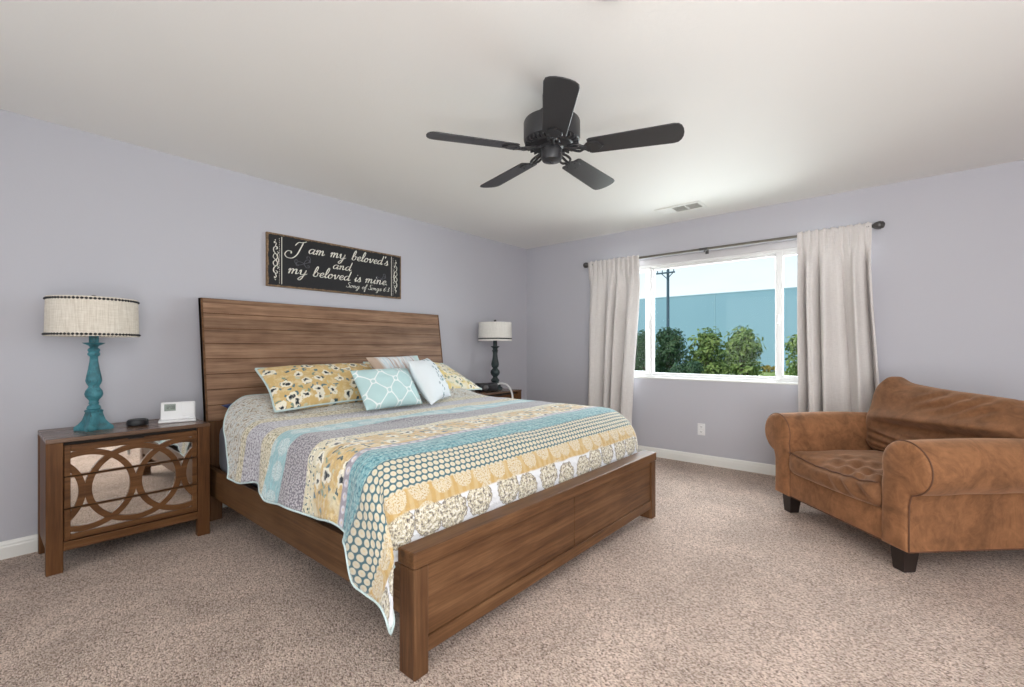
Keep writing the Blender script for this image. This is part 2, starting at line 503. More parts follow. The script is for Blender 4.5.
def p_medal(g, v, scale, base, thr=0.46):
    a = g.vor(v, scale, 0.35, dims='2D')
    n = g.noise(v, 38, 3, 0.6)
    d = g.math('ADD', a.outputs['Distance'], g.math('MULTIPLY', g.math('SUBTRACT', n, 0.5), 0.26))
    ring = g.math('SINE', g.math('MULTIPLY', d, 46.0))
    lace = g.math('ADD', g.math('MULTIPLY', g.noise(v, 60, 3, 0.7), 0.7), g.math('MULTIPLY', g.noise(v, 140, 2), 0.4))
    inner = g.ramp(g.math('ADD', g.math('MULTIPLY', ring, 0.035), g.math('MULTIPLY', lace, 0.88)),
                   [(0.36, lin((98, 92, 88))), (0.43, lin((158, 152, 144))), (0.49, lin((202, 192, 160))), (0.55, lin((226, 223, 216)))])
    col = g.mix(g.math('SUBTRACT', 1.0, g.step(d, thr, 0.012)), base, inner)
    edge = g.math('MULTIPLY', g.math('COMPARE', d, thr, 0.022), 0.7)
    return g.mix(edge, col, lin((112, 100, 80)))

def p_lace(g, v, scale, base, disc, thr=0.40):
    a = g.vor(v, scale, 0.3, dims='2D'); lace = g.noise(v, 150, 2)
    n = g.noise(v, 40, 2)
    d = g.math('ADD', a.outputs['Distance'], g.math('MULTIPLY', g.math('SUBTRACT', n, 0.5), 0.12))
    dc = g.mix(g.step(lace, 0.55, 0.06), disc, tuple(x*0.80 for x in base[:3]))
    b = g.mix(g.math('MULTIPLY', n, 0.5), base, tuple(x*0.75 for x in base[:3]))
    return g.mix(g.math('SUBTRACT', 1.0, g.step(d, thr, 0.02)), b, dc)

def quilt_mat():
    g = G('patchwork_quilt'); v = g.tc.outputs['UV']; s = g.sep(v)
    wob = g.noise(v, 5, 2)
    vv = g.math('ADD', s[1], g.math('MULTIPLY', g.math('SUBTRACT', wob, 0.5), 0.02))
    n1 = g.noise(v, 70, 4, 0.7); n2 = g.noise(v, 28, 3, 0.6)
    pn = g.noise(v, 34, 4, 0.7, 1.4)
    pais = g.ramp(pn, [(0.36, lin((96, 88, 80))), (0.44, lin((176, 162, 138))), (0.50, lin((214, 210, 202))), (0.56, lin((196, 204, 206))), (0.64, lin((150, 142, 128)))])
    pais2 = g.ramp(n1, [(0.40, lin((118, 116, 98))), (0.49, lin((206, 194, 160))), (0.60, lin((226, 222, 210)))])
    ls = g.vor(g.map(v, (1, 1.6, 1)), 70, 0.9, dims='2D'); lav = g.mix(g.step(g.math('ADD', ls.outputs['Distance'], g.math('MULTIPLY', n1, 0.3)), 0.58, 0.08), lin((204, 202, 208)), lin((136, 132, 142)))
    lt = p_lace(g, v, 8.5, LTEAL, lin((204, 218, 218)))
    lt = g.mix(g.math('MULTIPLY', g.step(n1, 0.56, 0.05), 0.35), lt, lin((110, 160, 170)))
    gs = g.vor(v, 85, 0.8, dims='2D'); gry = g.mix(g.step(gs.outputs['Distance'], 0.36, 0.08), lin((182, 178, 182)), lin((122, 118, 126)))
    crd = p_floral(g, v, CREAM, 28, None, 0.3)
    flo = p_floral(g, v, g.mix(g.step(g.noise(v, 7, 3), 0.60, 0.05), lin((200, 170, 116)), lin((212, 200, 168))), 11.5, None, 0.62)  # cream patches put the cloth's pale sheen into the print colour
    lil = p_hex(g, v, 0.05, lin((206, 202, 210)), lin((158, 152, 162)), 0.32)
    tl = g.ramp(g.math('ADD', g.math('MULTIPLY', n1, 0.7), g.math('MULTIPLY', n2, 0.3)), [(0.38, lin((60, 106, 120))), (0.5, lin((98, 150, 160))), (0.62, lin((160, 194, 196)))])
    tl = p_hash(g, v, 260, tl, lin((158, 192, 194)), 0.45)
    hexa = p_hex(g, v, 0.030, lin((206, 198, 176)), lin((70, 102, 112)), 0.43)
    ys = g.math('SINE', g.math('MULTIPLY', g.math('ADD', s[0], g.math('MULTIPLY', wob, 0.05)), 150.0))
    yl = g.mix(g.math('MULTIPLY', g.step(ys, 0.1, 0.5), 0.35), p_lace(g, v, 9.0, lin((196, 164, 108)), lin((208, 198, 176)), 0.44), lin((208, 192, 156)))
    med = p_medal(g, g.map(v, (1, 1, 1), (0.3, 0.05, 0)), 6.4, lin((222, 224, 228)), 0.45)
    col = pais
    for lim, c in [(0.93, pais2), (1.00, lav), (1.20, pais2), (1.33, lt), (1.50, gry), (1.71, crd), (1.78, flo), (2.02, lil), (2.06, tl), (2.19, hexa), (2.33, yl), (2.415, med)]:
        col = g.mix(g.step(vv, lim, 0.004), col, c)
    # thin stitched seams between the rows of quilting
    qu = g.math('SINE', g.math('MULTIPLY', g.math('ADD', s[1], g.math('MULTIPLY', g.noise(v, 9, 2), 0.03)), 210.0))
    qn = g.noise(v, 34, 3, 0.6)
    h = g.math('ADD', g.math('MULTIPLY', qu, 0.08), g.math('MULTIPLY', qn, 1.0))
    return g.done(g.bsdf(col, 0.9, 0, g.bump(h, 0.8, 0.014), 0.2, 0.4))
M_QUILT = quilt_mat()
M_BIND = fabric('aqua_binding', lin((190, 208, 208)), 300)

def cloth(name, fn, bumpscale=30, strength=0.25):
    g = G(name); v = g.tc.outputs['UV']
    col = fn(g, v)
    n = g.noise(v, bumpscale, 3, 0.6); f = g.noise(v, 400, 2)
    return g.done(g.bsdf(col, 0.9, 0, g.bump(g.math('ADD', n, g.math('MULTIPLY', f, 0.15)), strength, 0.008), 0.15, 0.1))
M_SHAM = cloth('yellow_floral_sham', lambda g, v: p_floral(g, v, lin((208, 178, 122)), 11.0, None, 0.5))
M_SHAM_R = cloth('pale_yellow_floral_sham', lambda g, v: p_floral(g, v, g.mix(g.step(g.noise(v, 8, 2), 0.5, 0.05), lin((218, 198, 136)), lin((222, 218, 202))), 13.0, None, 0.5))
def f_lattice(g, v):
    s = g.sep(v); K = 2*PI/0.17
    x = g.math('MULTIPLY', s[0], K); y = g.math('MULTIPLY', s[1], K*0.95)
    cx, cy = g.math('COSINE', x), g.math('COSINE', y)
    f = g.math('ABSOLUTE', g.math('ADD', g.math('ADD', cx, cy), g.math('MULTIPLY', g.math('MULTIPLY', g.math('SINE', x), g.math('SINE', y)), 0.0)))
    # ogee lines with small rings where they meet
    xr = g.math('SUBTRACT', g.math('FLOORED_MODULO', g.math('ADD', x, 0.0), 2*PI), PI)
    yr = g.math('SUBTRACT', g.math('FLOORED_MODULO', g.math('ADD', y, PI), 2*PI), PI)
    d1 = g.math('SQRT', g.math('ADD', g.math('MULTIPLY', xr, xr), g.math('MULTIPLY', yr, yr)))
    xq = g.math('SUBTRACT', g.math('FLOORED_MODULO', g.math('ADD', x, PI), 2*PI), PI)
    yq = g.math('SUBTRACT', g.math('FLOORED_MODULO', y, 2*PI), PI)
    d2 = g.math('SQRT', g.math('ADD', g.math('MULTIPLY', xq, xq), g.math('MULTIPLY', yq, yq)))
    d = g.math('MINIMUM', d1, d2)
    line = g.math('SUBTRACT', 1.0, g.step(f, 0.17, 0.05))
    ring = g.math('COMPARE', d, 0.62, 0.14)
    inside = g.math('SUBTRACT', 1.0, g.step(d, 0.50, 0.05))
    m = g.math('MAXIMUM', g.math('MULTIPLY', line, g.math('SUBTRACT', 1.0, inside)), ring)
    n = g.noise(v, 12, 2)
    base = g.mix(n, lin((172, 204, 206)), lin((192, 216, 217)))
    return g.mix(m, base, lin((232, 238, 238)))
M_AQUA = cloth('aqua_lattice', f_lattice)
def f_stripe(g, v):
    s = g.sep(v); n = g.noise(g.map(v, (60, 3, 1)), 1.0, 3, 0.6)
    st = g.ramp(n, [(0.34, lin((146, 122, 112))), (0.42, lin((196, 186, 182))), (0.5, lin((226, 228, 230))), (0.6, lin((188, 206, 216))), (0.68, lin((228, 226, 222)))])
    col = g.mix(g.math('SUBTRACT', 1.0, g.step(s[0], 0.055, 0.012)), st, lin((186, 166, 150)))
    return g.mix(g.step(s[0], 0.36, 0.02), col, lin((196, 216, 216)))
M_STRIPE = cloth('soft_striped_cotton', f_stripe)
def f_sprig(g, v):
    s = g.sep(v); a = g.vor(v, 26, 0.9, dims='2D'); r = g.sep(a.outputs['Color'])
    n = g.noise(v, 90, 2)
    d = g.math('ADD', a.outputs['Distance'], g.math('MULTIPLY', g.math('SUBTRACT', n, 0.5), 0.3))
    region = g.step(g.math('ADD', s[0], g.math('MULTIPLY', g.noise(v, 6, 2), 0.14)), 0.27, 0.03)
    m = g.math('MULTIPLY', g.math('MULTIPLY', g.math('SUBTRACT', 1.0, g.step(d, 0.30, 0.05)), g.step(r[0], 0.4, 0.02)), region)
    lc = g.ramp(r[1], [(0.0, lin((74, 104, 116))), (0.5, lin((122, 152, 160)))], 'CONSTANT')
    base = lin((222, 228, 232))
    return g.mix(m, base, lc)
M_SPRIG = cloth('white_sprigged_cotton', f_sprig)
M_NAVY = fabric('navy_pillowcase', lin((22, 38, 84)), 300)
M_MATTRESS = fabric('grey_mattress_ticking', lin((112, 114, 126)), 220)

def sign_mat():
    g = G('distressed_black_board'); v = g.tc.outputs['Object']; s = g.sep(v)
    n = g.noise(v, 26, 5, 0.7); n2 = g.noise(v, 110, 3, 0.6)
    ey = g.math('SUBTRACT', 0.618, g.math('ABSOLUTE', s[1])); ez = g.math('SUBTRACT', 0.2075, g.math('ABSOLUTE', s[2]))
    ed = g.math('MINIMUM', ey, ez)
    k = g.math('ADD', ed, g.math('MULTIPLY', g.math('SUBTRACT', n, 0.5), 0.030))
    wear = g.math('SUBTRACT', 1.0, g.step(k, 0.013, 0.002))
    brown = g.ramp(n2, [(0.35, lin((86, 66, 48))), (0.65, lin((146, 120, 92)))])
    black = g.mix(n2, (0.010, 0.010, 0.012), (0.022, 0.022, 0.024))
    return g.done(g.bsdf(g.mix(wear, black, brown), 0.6, 0, g.bump(n2, 0.1, 0.002), 0.3))
M_SIGN = sign_mat()
M_LETTER = plain('cream_lettering', lin((228, 226, 216)), 0.6, var=0.04)
M_FADED = plain('faded_grey_scroll', lin((84, 82, 92)), 0.6, var=0.1)

# ---- outdoors
def leaf_mat(name, a, b, c):
    g = G(name)
    n = g.noise(g.tc.outputs['Object'], 3.5, 3); n2 = g.noise(g.tc.outputs['Object'], 40, 1)
    f = g.math('ADD', g.math('MULTIPLY', n, 0.5), g.math('MULTIPLY', n2, 0.5))
    col = g.ramp(f, [(0.38, a), (0.5, b), (0.62, c)])
    b_ = g.bsdf(col, 0.55, 0, None, 0.3)
    tr = g.node('ShaderNodeBsdfTranslucent'); g.put(tr.inputs[0], col)
    mx = g.node('ShaderNodeMixShader'); mx.inputs[0].default_value = 0.3
    g.nt.links.new(b_.outputs[0], mx.inputs[1]); g.nt.links.new(tr.outputs[0], mx.inputs[2])
    return g.done(mx)
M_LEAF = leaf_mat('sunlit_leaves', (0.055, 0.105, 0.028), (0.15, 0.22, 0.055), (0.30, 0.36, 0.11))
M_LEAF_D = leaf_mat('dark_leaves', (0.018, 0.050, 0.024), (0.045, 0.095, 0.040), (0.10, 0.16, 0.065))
M_LEAF_DRY = leaf_mat('dry_yellow_leaves', (0.28, 0.22, 0.05), (0.45, 0.34, 0.08), (0.55, 0.46, 0.16))
M_BARK = plain('bark', (0.10, 0.07, 0.045), 0.9, var=0.3, scale=20, bump=0.3)
def grass_mat():
    g = G('lawn_grass'); v = g.tc.outputs['Object']
    n = g.noise(v, 0.5, 4, 0.6); n2 = g.noise(v, 9, 3, 0.7)
    f = g.math('ADD', g.math('MULTIPLY', n, 0.6), g.math('MULTIPLY', n2, 0.4))
    return g.done(g.bsdf(g.ramp(f, [(0.38, (0.10, 0.16, 0.04)), (0.5, (0.22, 0.28, 0.08)), (0.62, (0.40, 0.38, 0.16))]), 0.95, 0, g.bump(n2, 0.6, 0.05), 0.1))
M_GRASS = grass_mat()
M_PATH = plain('pale_concrete', (0.50, 0.47, 0.41), 0.9, scale=4)
def ware_mat():
    g = G('blue_grey_panel'); v = g.tc.outputs['Object']
    n = g.noise(g.map(v, (0.05, 1, 0.4)), 1.0, 3); n2 = g.noise(g.map(v, (0.4, 1, 0.03)), 1.0, 3)
    f = g.math('ADD', g.math('MULTIPLY', n, 0.5), g.math('MULTIPLY', n2, 0.5))
    return g.done(g.bsdf(g.mix(f, lin((118, 150, 164)), lin((132, 163, 175))), 0.7, 0, None, 0.2))
M_WARE = ware_mat()
M_WARE_TOP = plain('roof_flashing', lin((140, 170, 181)), 0.6)
M_POLE = plain('weathered_pole', lin((64, 84, 96)), 0.9, var=0.15)

# ================================================================== SETTING
T = 0.15
WX0, WX1, WZ0, WZ1 = 1.07, 3.51, 0.836, 2.11      # opening of the window wall
b = BM(); box(b, (0, RY, -0.12), (RX, DEP, 0)); struct('floor', b, M_CARPET)
b = BM(); box(b, (-T, RY-T, HGT), (RX+T, DEP+T, HGT+0.35)); struct('ceiling', b, M_CEIL)
b = BM(); box(b, (-T, RY-T, -0.12), (0, DEP+T, HGT)); struct('wall_left', b, M_WALL)

def wall_with_hole(b, axis, c0, c1, a0, a1, h0, h1, z0, z1):
    """wall between c0 and c1 on its own axis, running a0..a1, with a hole h0..h1 by z0..z1"""
    for (p, q, r, s) in ((a0, h0, -0.12, HGT), (h1, a1, -0.12, HGT), (h0, h1, -0.12, z0), (h0, h1, z1, HGT)):
        if axis == 'y': box(b, (p, c0, r), (q, c1, s))
        else: box(b, (c0, p, r), (c1, q, s))
b = BM(); wall_with_hole(b, 'y', DEP, DEP+T, 0, RX, WX0, WX1, WZ0, WZ1)
bmesh.ops.remove_doubles(b, verts=b.verts, dist=1e-5); struct('wall_back', b, M_WALL)
b = BM(); wall_with_hole(b, 'x', RX, RX+T, RY-T, DEP+T, -0.3, 2.1, 0.65, 2.2); struct('wall_right', b, M_WALL)
b = BM(); wall_with_hole(b, 'y', RY-T, RY, 0, RX, 0.7, 3.1, 0.7, 2.2); struct('wall_rear', b, M_WALL)

def baseboard(name, p0, p1, inward):
    prof = [(0, 0), (0.014, 0), (0.014, 0.062), (0.011, 0.070), (0.011, 0.078), (0.006, 0.092), (0, 0.095)]
    p0 = Vector(p0); p1 = Vector(p1); n = Vector(inward)
    b = BM(); prism(b, prof, lambda d, z: p0+n*d+Vector((0, 0, z)), lambda d, z: p1+n*d+Vector((0, 0, z)))
    struct(name, b, M_TRIM)
b = BM(); box(b, (-0.6, RY-1.9, HGT+0.02), (RX+0.6, RY-T, HGT+0.14)); struct('added_eave', b, M_TRIM)   # unseen eave, added to keep the sun out of the rear opening
baseboard('baseboard_left', (0, RY, 0), (0, DEP, 0), (1, 0, 0))
baseboard('baseboard_back', (0, DEP, 0), (RX, DEP, 0), (0, -1, 0))
baseboard('baseboard_right', (RX, RY, 0), (RX, DEP, 0), (-1, 0, 0))
baseboard('baseboard_rear', (0, RY, 0), (RX, RY, 0), (0, 1, 0))

# ---- window of the back wall: fixed pane between two sliding sashes
def bar_frame(b, x0, x1, z0, z1, y0, y1, w, wt=None, wb=None, bev=0.004):
    wt = wt or w; wb = wb or w
    box(b, (x0, y0, z0), (x0+w, y1, z1), bev); box(b, (x1-w, y0, z0), (x1, y1, z1), bev)
    box(b, (x0+w, y0, z1-wt), (x1-w, y1, z1), bev); box(b, (x0+w, y0, z0), (x1-w, y1, z0+wb), bev)
win = bpy.data.objects.new('window_1', None); link(win); win['kind'] = 'structure'
FY0, FY1 = DEP+0.075, DEP+0.135
b = BM(); bar_frame(b, WX0, WX1, WZ0, 2.045, FY0, FY1, 0.045, 0.03, 0.026)
for x0, x1 in ((1.640, 1.676), (2.848, 2.884)): box(b, (x0, FY0, WZ0+0.026), (x1, FY1, 2.015), 0.003)
obj('window_frame', b, M_VINYL, win)
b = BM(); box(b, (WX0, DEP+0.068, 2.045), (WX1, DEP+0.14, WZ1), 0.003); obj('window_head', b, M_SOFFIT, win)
b = BM(); box(b, (WX0, DEP-0.004, WZ0-0.012), (WX1, FY0, WZ0+0.003), 0.003); obj('window_sill', b, M_TRIM, win)
for x0, x1 in ((WX0+0.045, 1.660), (2.852, WX1-0.045)):
    b = BM(); bar_frame(b, x0, x1, 0.862, 2.015, FY0-0.012, FY0+0.022, 0.058, 0.035, 0.035)
    sash = obj('sash', b, M_VINYL, win)
    b = BM(); box(b, (x0+0.056, FY0, 0.895), (x1-0.056, FY0+0.006, 1.982)); obj('pane', b, M_GLASS, sash)
    xx = x1-0.02 if x0 < 2 else x0+0.02
    b = BM(); box(b, (xx-0.009, FY0-0.026, 1.36), (xx+0.009, FY0-0.012, 1.45), 0.004); obj('latch', b, M_WHITEPL, sash)
b = BM(); bar_frame(b, 1.660, 2.866, 0.862, 2.015, FY0+0.024, FY0+0.048, 0.026, 0.022, 0.022); fx = obj('fixed_sash', b, M_VINYL, win)
b = BM(); box(b, (1.682, FY0+0.033, 0.88), (2.852, FY0+0.039, 1.997)); obj('pane', b, M_GLASS, fx)

# ---- unseen windows, added as openings for the side and rear fill lamps
w2 = bpy.data.objects.new('added_window_side', None); link(w2); w2['kind'] = 'structure'
b = BM()
for a0, a1 in ((-0.3, 0.9), (0.9, 2.1)):
    box(b, (RX+0.06, a0, 0.65), (RX+0.12, a0+0.05, 2.2)); box(b, (RX+0.06, a1-0.05, 0.65), (RX+0.12, a1, 2.2))
    box(b, (RX+0.06, a0, 0.65), (RX+0.12, a1, 0.70)); box(b, (RX+0.06, a0, 2.15), (RX+0.12, a1, 2.2))
obj('window_frame', b, M_VINYL, w2)
b = BM(); box(b, (RX+0.085, -0.25, 0.7), (RX+0.091, 2.05, 2.15)); obj('pane', b, M_GLASS, w2)
w3 = bpy.data.objects.new('added_window_rear', None); link(w3); w3['kind'] = 'structure'
b = BM(); bar_frame(b, 0.7, 1.9, 0.7, 2.2, RY-0.12, RY-0.06, 0.05); bar_frame(b, 1.9, 3.1, 0.7, 2.2, RY-0.12, RY-0.06, 0.05)
obj('window_frame', b, M_VINYL, w3)
b = BM(); box(b, (0.75, RY-0.094, 0.75), (3.05, RY-0.088, 2.15)); obj('pane', b, M_GLASS, w3)

# ================================================================== BED
B0, B1 = 0.972, 2.995           # outer faces of the bed across the wall
XF0, XF1 = 2.362, 2.450         # footboard
bed = thing('king_bed', 'brown wooden king bed with tall plank headboard leaning back and low panelled footboard', 'bed', (0, 0, 0))
# headboard: a slab of planks that leans back towards the wall
def hx(z): return 0.245-0.155*((z-0.30)/1.18)**1.15 if z > 0.30 else 0.245   # front face of the headboard
HB0, HB1, HZ0, HZ1 = 0.993, 3.095, 0.50, 1.49
b = BM()
nz_, edges = 8, []
ph = (HZ1-HZ0-0.0)/9.5
zs = [HZ1-ph*i for i in range(10)]+[HZ0]
for i in range(len(zs)-1):
    za, zb = zs[i+1]+0.0035, zs[i]-0.0035
    pts = [(hx(za), za), (hx((za+zb)/2), (za+zb)/2), (hx(zb), zb), (hx(zb)-0.022, zb), (hx(za)-0.022, za)]
    prism(b, pts, lambda x, z: (x, HB0+0.012, z), lambda x, z: (x, HB1-0.012, z), 0.002, 1)
hb = obj('headboard', b, W_HEAD, bed, 0.6)
b = BM()
prof = [(hx(HZ0+(HZ1-HZ0)*t/10)-0.003, HZ0+(HZ1-HZ0)*t/10) for t in range(11)]
prism(b, prof+[(x-0.045, z) for x, z in prof[::-1]], lambda x, z: (x, HB0, z), lambda x, z: (x, HB1, z), 0.002, 1)
for y0 in (HB0, HB1-0.012):
    pr_ = [(hx(HZ0+(HZ1-HZ0)*t/10)+0.002, HZ0+(HZ1-HZ0)*t/10) for t in range(11)]
    prism(b, pr_+[(x-0.052, z) for x, z in pr_[::-1]], lambda x, z: (x, y0, z), lambda x, z: (x, y0+0.012, z), 0.002, 1)
obj('headboard_frame', b, W_FOOT, bed, 0.6)
for y0 in (HB0+0.01, HB1-0.085):
    b = BM(); box(b, (0.165, y0, 0), (0.245, y0+0.075, 0.66), 0.004); obj('leg', b, W_LEG, bed)
# footboard
b = BM(); box(b, (XF0-0.004, B0-0.004, 0.384), (XF1+0.004, B1+0.004, 0.440), 0.006); obj('footboard_rail', b, W_FOOT, bed)
b = BM()
for y0, y1 in ((B0+0.066, 1.993), (1.997, B1-0.066)): box(b, (XF0+0.02, y0, 0.127), (XF1-0.012, y1, 0.386), 0.003)
obj('footboard_panel', b, W_FOOT, bed)
b = BM(); box(b, (XF0+0.01, B0+0.06, 0.070), (XF1-0.006, B1-0.06, 0.124), 0.004); obj('footboard_lower_rail', b, W_FOOT, bed)
b = BM(); box(b, (XF0+0.025, B0+0.05, 0.08), (XF1-0.02, B1-0.05, 0.385)); obj('footboard_backing', b, M_GAP, bed)
for y0 in (B0, B1-0.063):
    b = BM(); box(b, (XF0, y0, 0), (XF1, y0+0.063, 0.382), 0.005); obj('leg', b, W_LEG, bed)
for y0 in (B0+0.005, B1-0.035):
    b = BM(); box(b, (0.245, y0, 0.20), (XF0, y0+0.03, 0.375), 0.003); obj('side_rail', b, W_RAIL, bed)
b = BM(); box(b, (0.25, B0+0.035, 0.27), (XF0, B1-0.035, 0.30)); obj('slat_base', b, W_RAIL, bed)
for x in (0.9, 1.65):
    b = BM(); box(b, (x-0.03, 1.95, 0), (x+0.03, 2.01, 0.27)); obj('center_leg', b, W_RAIL, bed)

b = BM(); box(b, (0.262, 1.03, 0.302), (2.20, 2.93, 0.668), 0.09, 5)
m = obj('mattress', b, M_MATTRESS, None, 0.7)
tag(m, 'grey mattress on the king bed, seen in the gap below the headboard', 'mattress')

# ---- quilt
ZT = 0.725; YL, YR = 1.055, 2.905; XS = 2.08; R_S, R_F = 0.10, 0.27
YC = 1.98
def quilt_pt(u, v):
    """u: metres across from the bed's centre line, v: metres along from the headboard wall"""
    half = (YR-YL)/2
    du = max(0.0, abs(u)-half); dv = max(0.0, v-XS)
    sg = -1 if u < 0 else 1
    yb = YC+max(-half, min(half, u)); xb = min(v, XS)
    s = math.hypot(du, dv)
    z = ZT; ox = oy = 0.0
    if s > 0:
        cx, cy = dv/s, du/s
        w = cy*cy
        R = R_F+(R_S-R_F)*w
        arc = R*PI/2
        if s < arc: o = R*math.sin(s/R); dn = R*(1-math.cos(s/R))
        else:
            e_ = s-arc
            o = R+e_*0.10*w; dn = R+e_*0.995
        z -= dn
        ox, oy = o*cx, o*cy
        # loose folds running down the drop
        k = sm(0.10, 0.42, s)
        if du > 0:
            fold = 0.016*math.sin(v*9.0+0.8)+0.012*math.sin(v*21+sg)+0.02*nz(v*3, 4.0*sg)
            oy += k*fold*w
            corner = max(0.0, 2*cx*cy)*(1.0 if sg < 0 else 0.12)
            ww = sm(0.36, 0.60, cy)
            oy += (0.015+0.012*ww)*corner*k; ox += 0.16*corner*k*ww*sm(1.0, 0.85, cy)+0.03*corner*k*ww
            # a shallow fold part way down the head end
            oy += 0.016*sm(1.02, 1.10, v)*k*w
    y = yb+sg*oy; x = xb+ox
    # the covers rise over the pillows below
    rise = 0.105*sm(1.05, 0.50, v)*sm(-0.16, 0.12, half-abs(u))*(1-0.25*sm(0.1, 0.0, abs(u)))
    z += rise
    if s <= 0.2:
        z += 0.006*nz(x*3.5, y*3.5)+0.004*nz(x*9, y*5, 3)
        # a couple of slack creases across the top
        z += 0.010*math.exp(-((x-1.55-0.16*(y-1.9))/0.045)**2)*sm(1.25, 1.6, y)*sm(2.35, 1.9, y)
    # keep clear of the footboard
    if z < 0.475:
        if y > 0.955 and y < 3.005: x = min(x, XF0-0.014)
    return Vector((x, y, z))
def v_start(u): return 0.40+0.44*sm(0.78, 1.28, abs(u))
def hem(v):
    """length of the side drop"""
    return 0.362+0.015*math.sin(v*5.2)+0.010*math.sin(v*13)+0.012*sm(1.03, 1.10, v)-0.03*sm(1.15, 1.5, v)+0.02*sm(1.75, 2.05, v)+0.115*sm(2.08, 2.21, v)-0.09*sm(2.24, 2.50, v)
VEND = 2.56
b = BM(); uvl = b.loops.layers.uv.new('UVMap')
NU, NV = 150, 170
grid = []; uvs = {}
half = (YR-YL)/2
for j in range(NV+1):
    row = []
    for i in range(NU+1):
        t = i/NU*2-1
        vn = j/NV
        v_mid = 0.44+(VEND-0.44)*vn
        drop = hem(v_mid) if t < 0 else min(0.36, hem(v_mid))
        u = t*(half+drop)
        vs = v_start(u)
        ve = VEND+0.03*sm(half-0.1, half+0.2, abs(u))*(0.6)
        v = vs+(ve-vs)*vn
        vert = b.verts.new(quilt_pt(u, v)); uvs[vert] = (u+2.0, v)
        row.append(vert)
    grid.append(row)
for j in range(NV):
    for i in range(NU):
        f = b.faces.new((grid[j][i], grid[j][i+1], grid[j+1][i+1], grid[j+1][i]))
        for lp in f.loops: lp[uvl].uv = uvs[lp.vert]
edge_path = [r[0].co.copy() for r in grid]+[vv_.co.copy() for vv_ in grid[-1][1:]]+[r[-1].co.copy() for r in grid[::-1][1:]]+[vv_.co.copy() for vv_ in grid[0][::-1][1:-1]]
q = obj('quilt', b, M_QUILT, None, 3)
tag(q, 'patchwork quilt in bands of yellow, teal, grey and white spread over the bed', 'quilt')
sol = q.modifiers.new('thickness', 'SOLIDIFY'); sol.thickness = 0.010; sol.offset = -1
b = BM(); tube(b, edge_path, 0.0045, 6, closed=True); obj('binding', b, M_BIND, q, 3, 'pale aqua binding along the quilt edge')

# ---- pillows
def pillow(name, label, cat, mat, corners, T=0.09, group=None, flange=None, sag=0.0, pinch=0.05, N=26, seed=0):
    """corners: bottom-left, bottom-right, top-right, top-left (world), front face towards the foot of the bed"""
    P = [Vector(c) for c in corners]
    ctr = sum(P, Vector())/4
    ex = ((P[1]-P[0])+(P[2]-P[3])).normalized(); ey = ((P[3]-P[0])+(P[2]-P[1])).normalized()
    nrm = ex.cross(ey).normalized()
    W = ((P[1]-P[0]).length+(P[2]-P[3]).length)/2; H = ((P[3]-P[0]).length+(P[2]-P[1]).length)/2
    b = BM(); uvl = b.loops.layers.uv.new('UVMap'); uv = {}
    def pt(s, t, side):
        pin = pinch
        s2 = s*(1-pin*(1-t*t)**1.5*abs(s)**3); t2 = t*(1-pin*1.3*(1-s*s)**1.5*abs(t)**3)
        a, c = (s2+1)/2, (t2+1)/2
        base = P[0]*(1-a)*(1-c)+P[1]*a*(1-c)+P[2]*a*c+P[3]*(1-a)*c
        th = T*((1-abs(s)**2.6)*(1-abs(t)**2.6))**0.55
        th *= 1-sag*0.35*(t+1)/2
        wr = 0.010*nz(s*2.2+seed, t*2.2, side)+0.005*nz(s*6+seed, t*6, side)
        wr *= (1-s*s)*(1-t*t)*2
        # radiating creases near the corners
        wr += 0.006*math.sin(14*math.atan2(abs(t), abs(s)+1e-4))*(s*s*t*t)*(1-max(abs(s), abs(t))**4)
        return base-ctr+nrm*side*(th+wr*(T/0.09))
    rows = {}
    for side in (1, -1):
        for j in range(N+1):
            for i in range(N+1):
                s = math.sin((i/N-0.5)*PI); t = math.sin((j/N-0.5)*PI)
                if side == -1 and (i in (0, N) or j in (0, N)): rows[side, i, j] = rows[1, i, j]; continue
                vtx = b.verts.new(pt(s, t, side)); rows[side, i, j] = vtx
                uv[vtx] = ((s+1)/2*W, (t+1)/2*H)
        for j in range(N):
            for i in range(N):
                q4 = [rows[side, i, j], rows[side, i+1, j], rows[side, i+1, j+1], rows[side, i, j+1]]
                if side == -1: q4 = q4[::-1]
                try: f = b.faces.new(q4)
                except ValueError: continue
                for lp in f.loops: lp[uvl].uv = uv[lp.vert]
    rim = [rows[1, i, 0].co.copy() for i in range(N)]+[rows[1, N, j].co.copy() for j in range(N)]+[rows[1, i, N].co.copy() for i in range(N, 0, -1)]+[rows[1, 0, j].co.copy() for j in range(N, 0, -1)]
    o = obj(name, b, mat, None, 3); o.location = ctr
    tag(o, label, cat, group)
    if flange:
        b = BM(); tube(b, rim, 0.007, 6, closed=True); obj('piping', b, flange, o, 3, 'pale aqua piping')
    return o
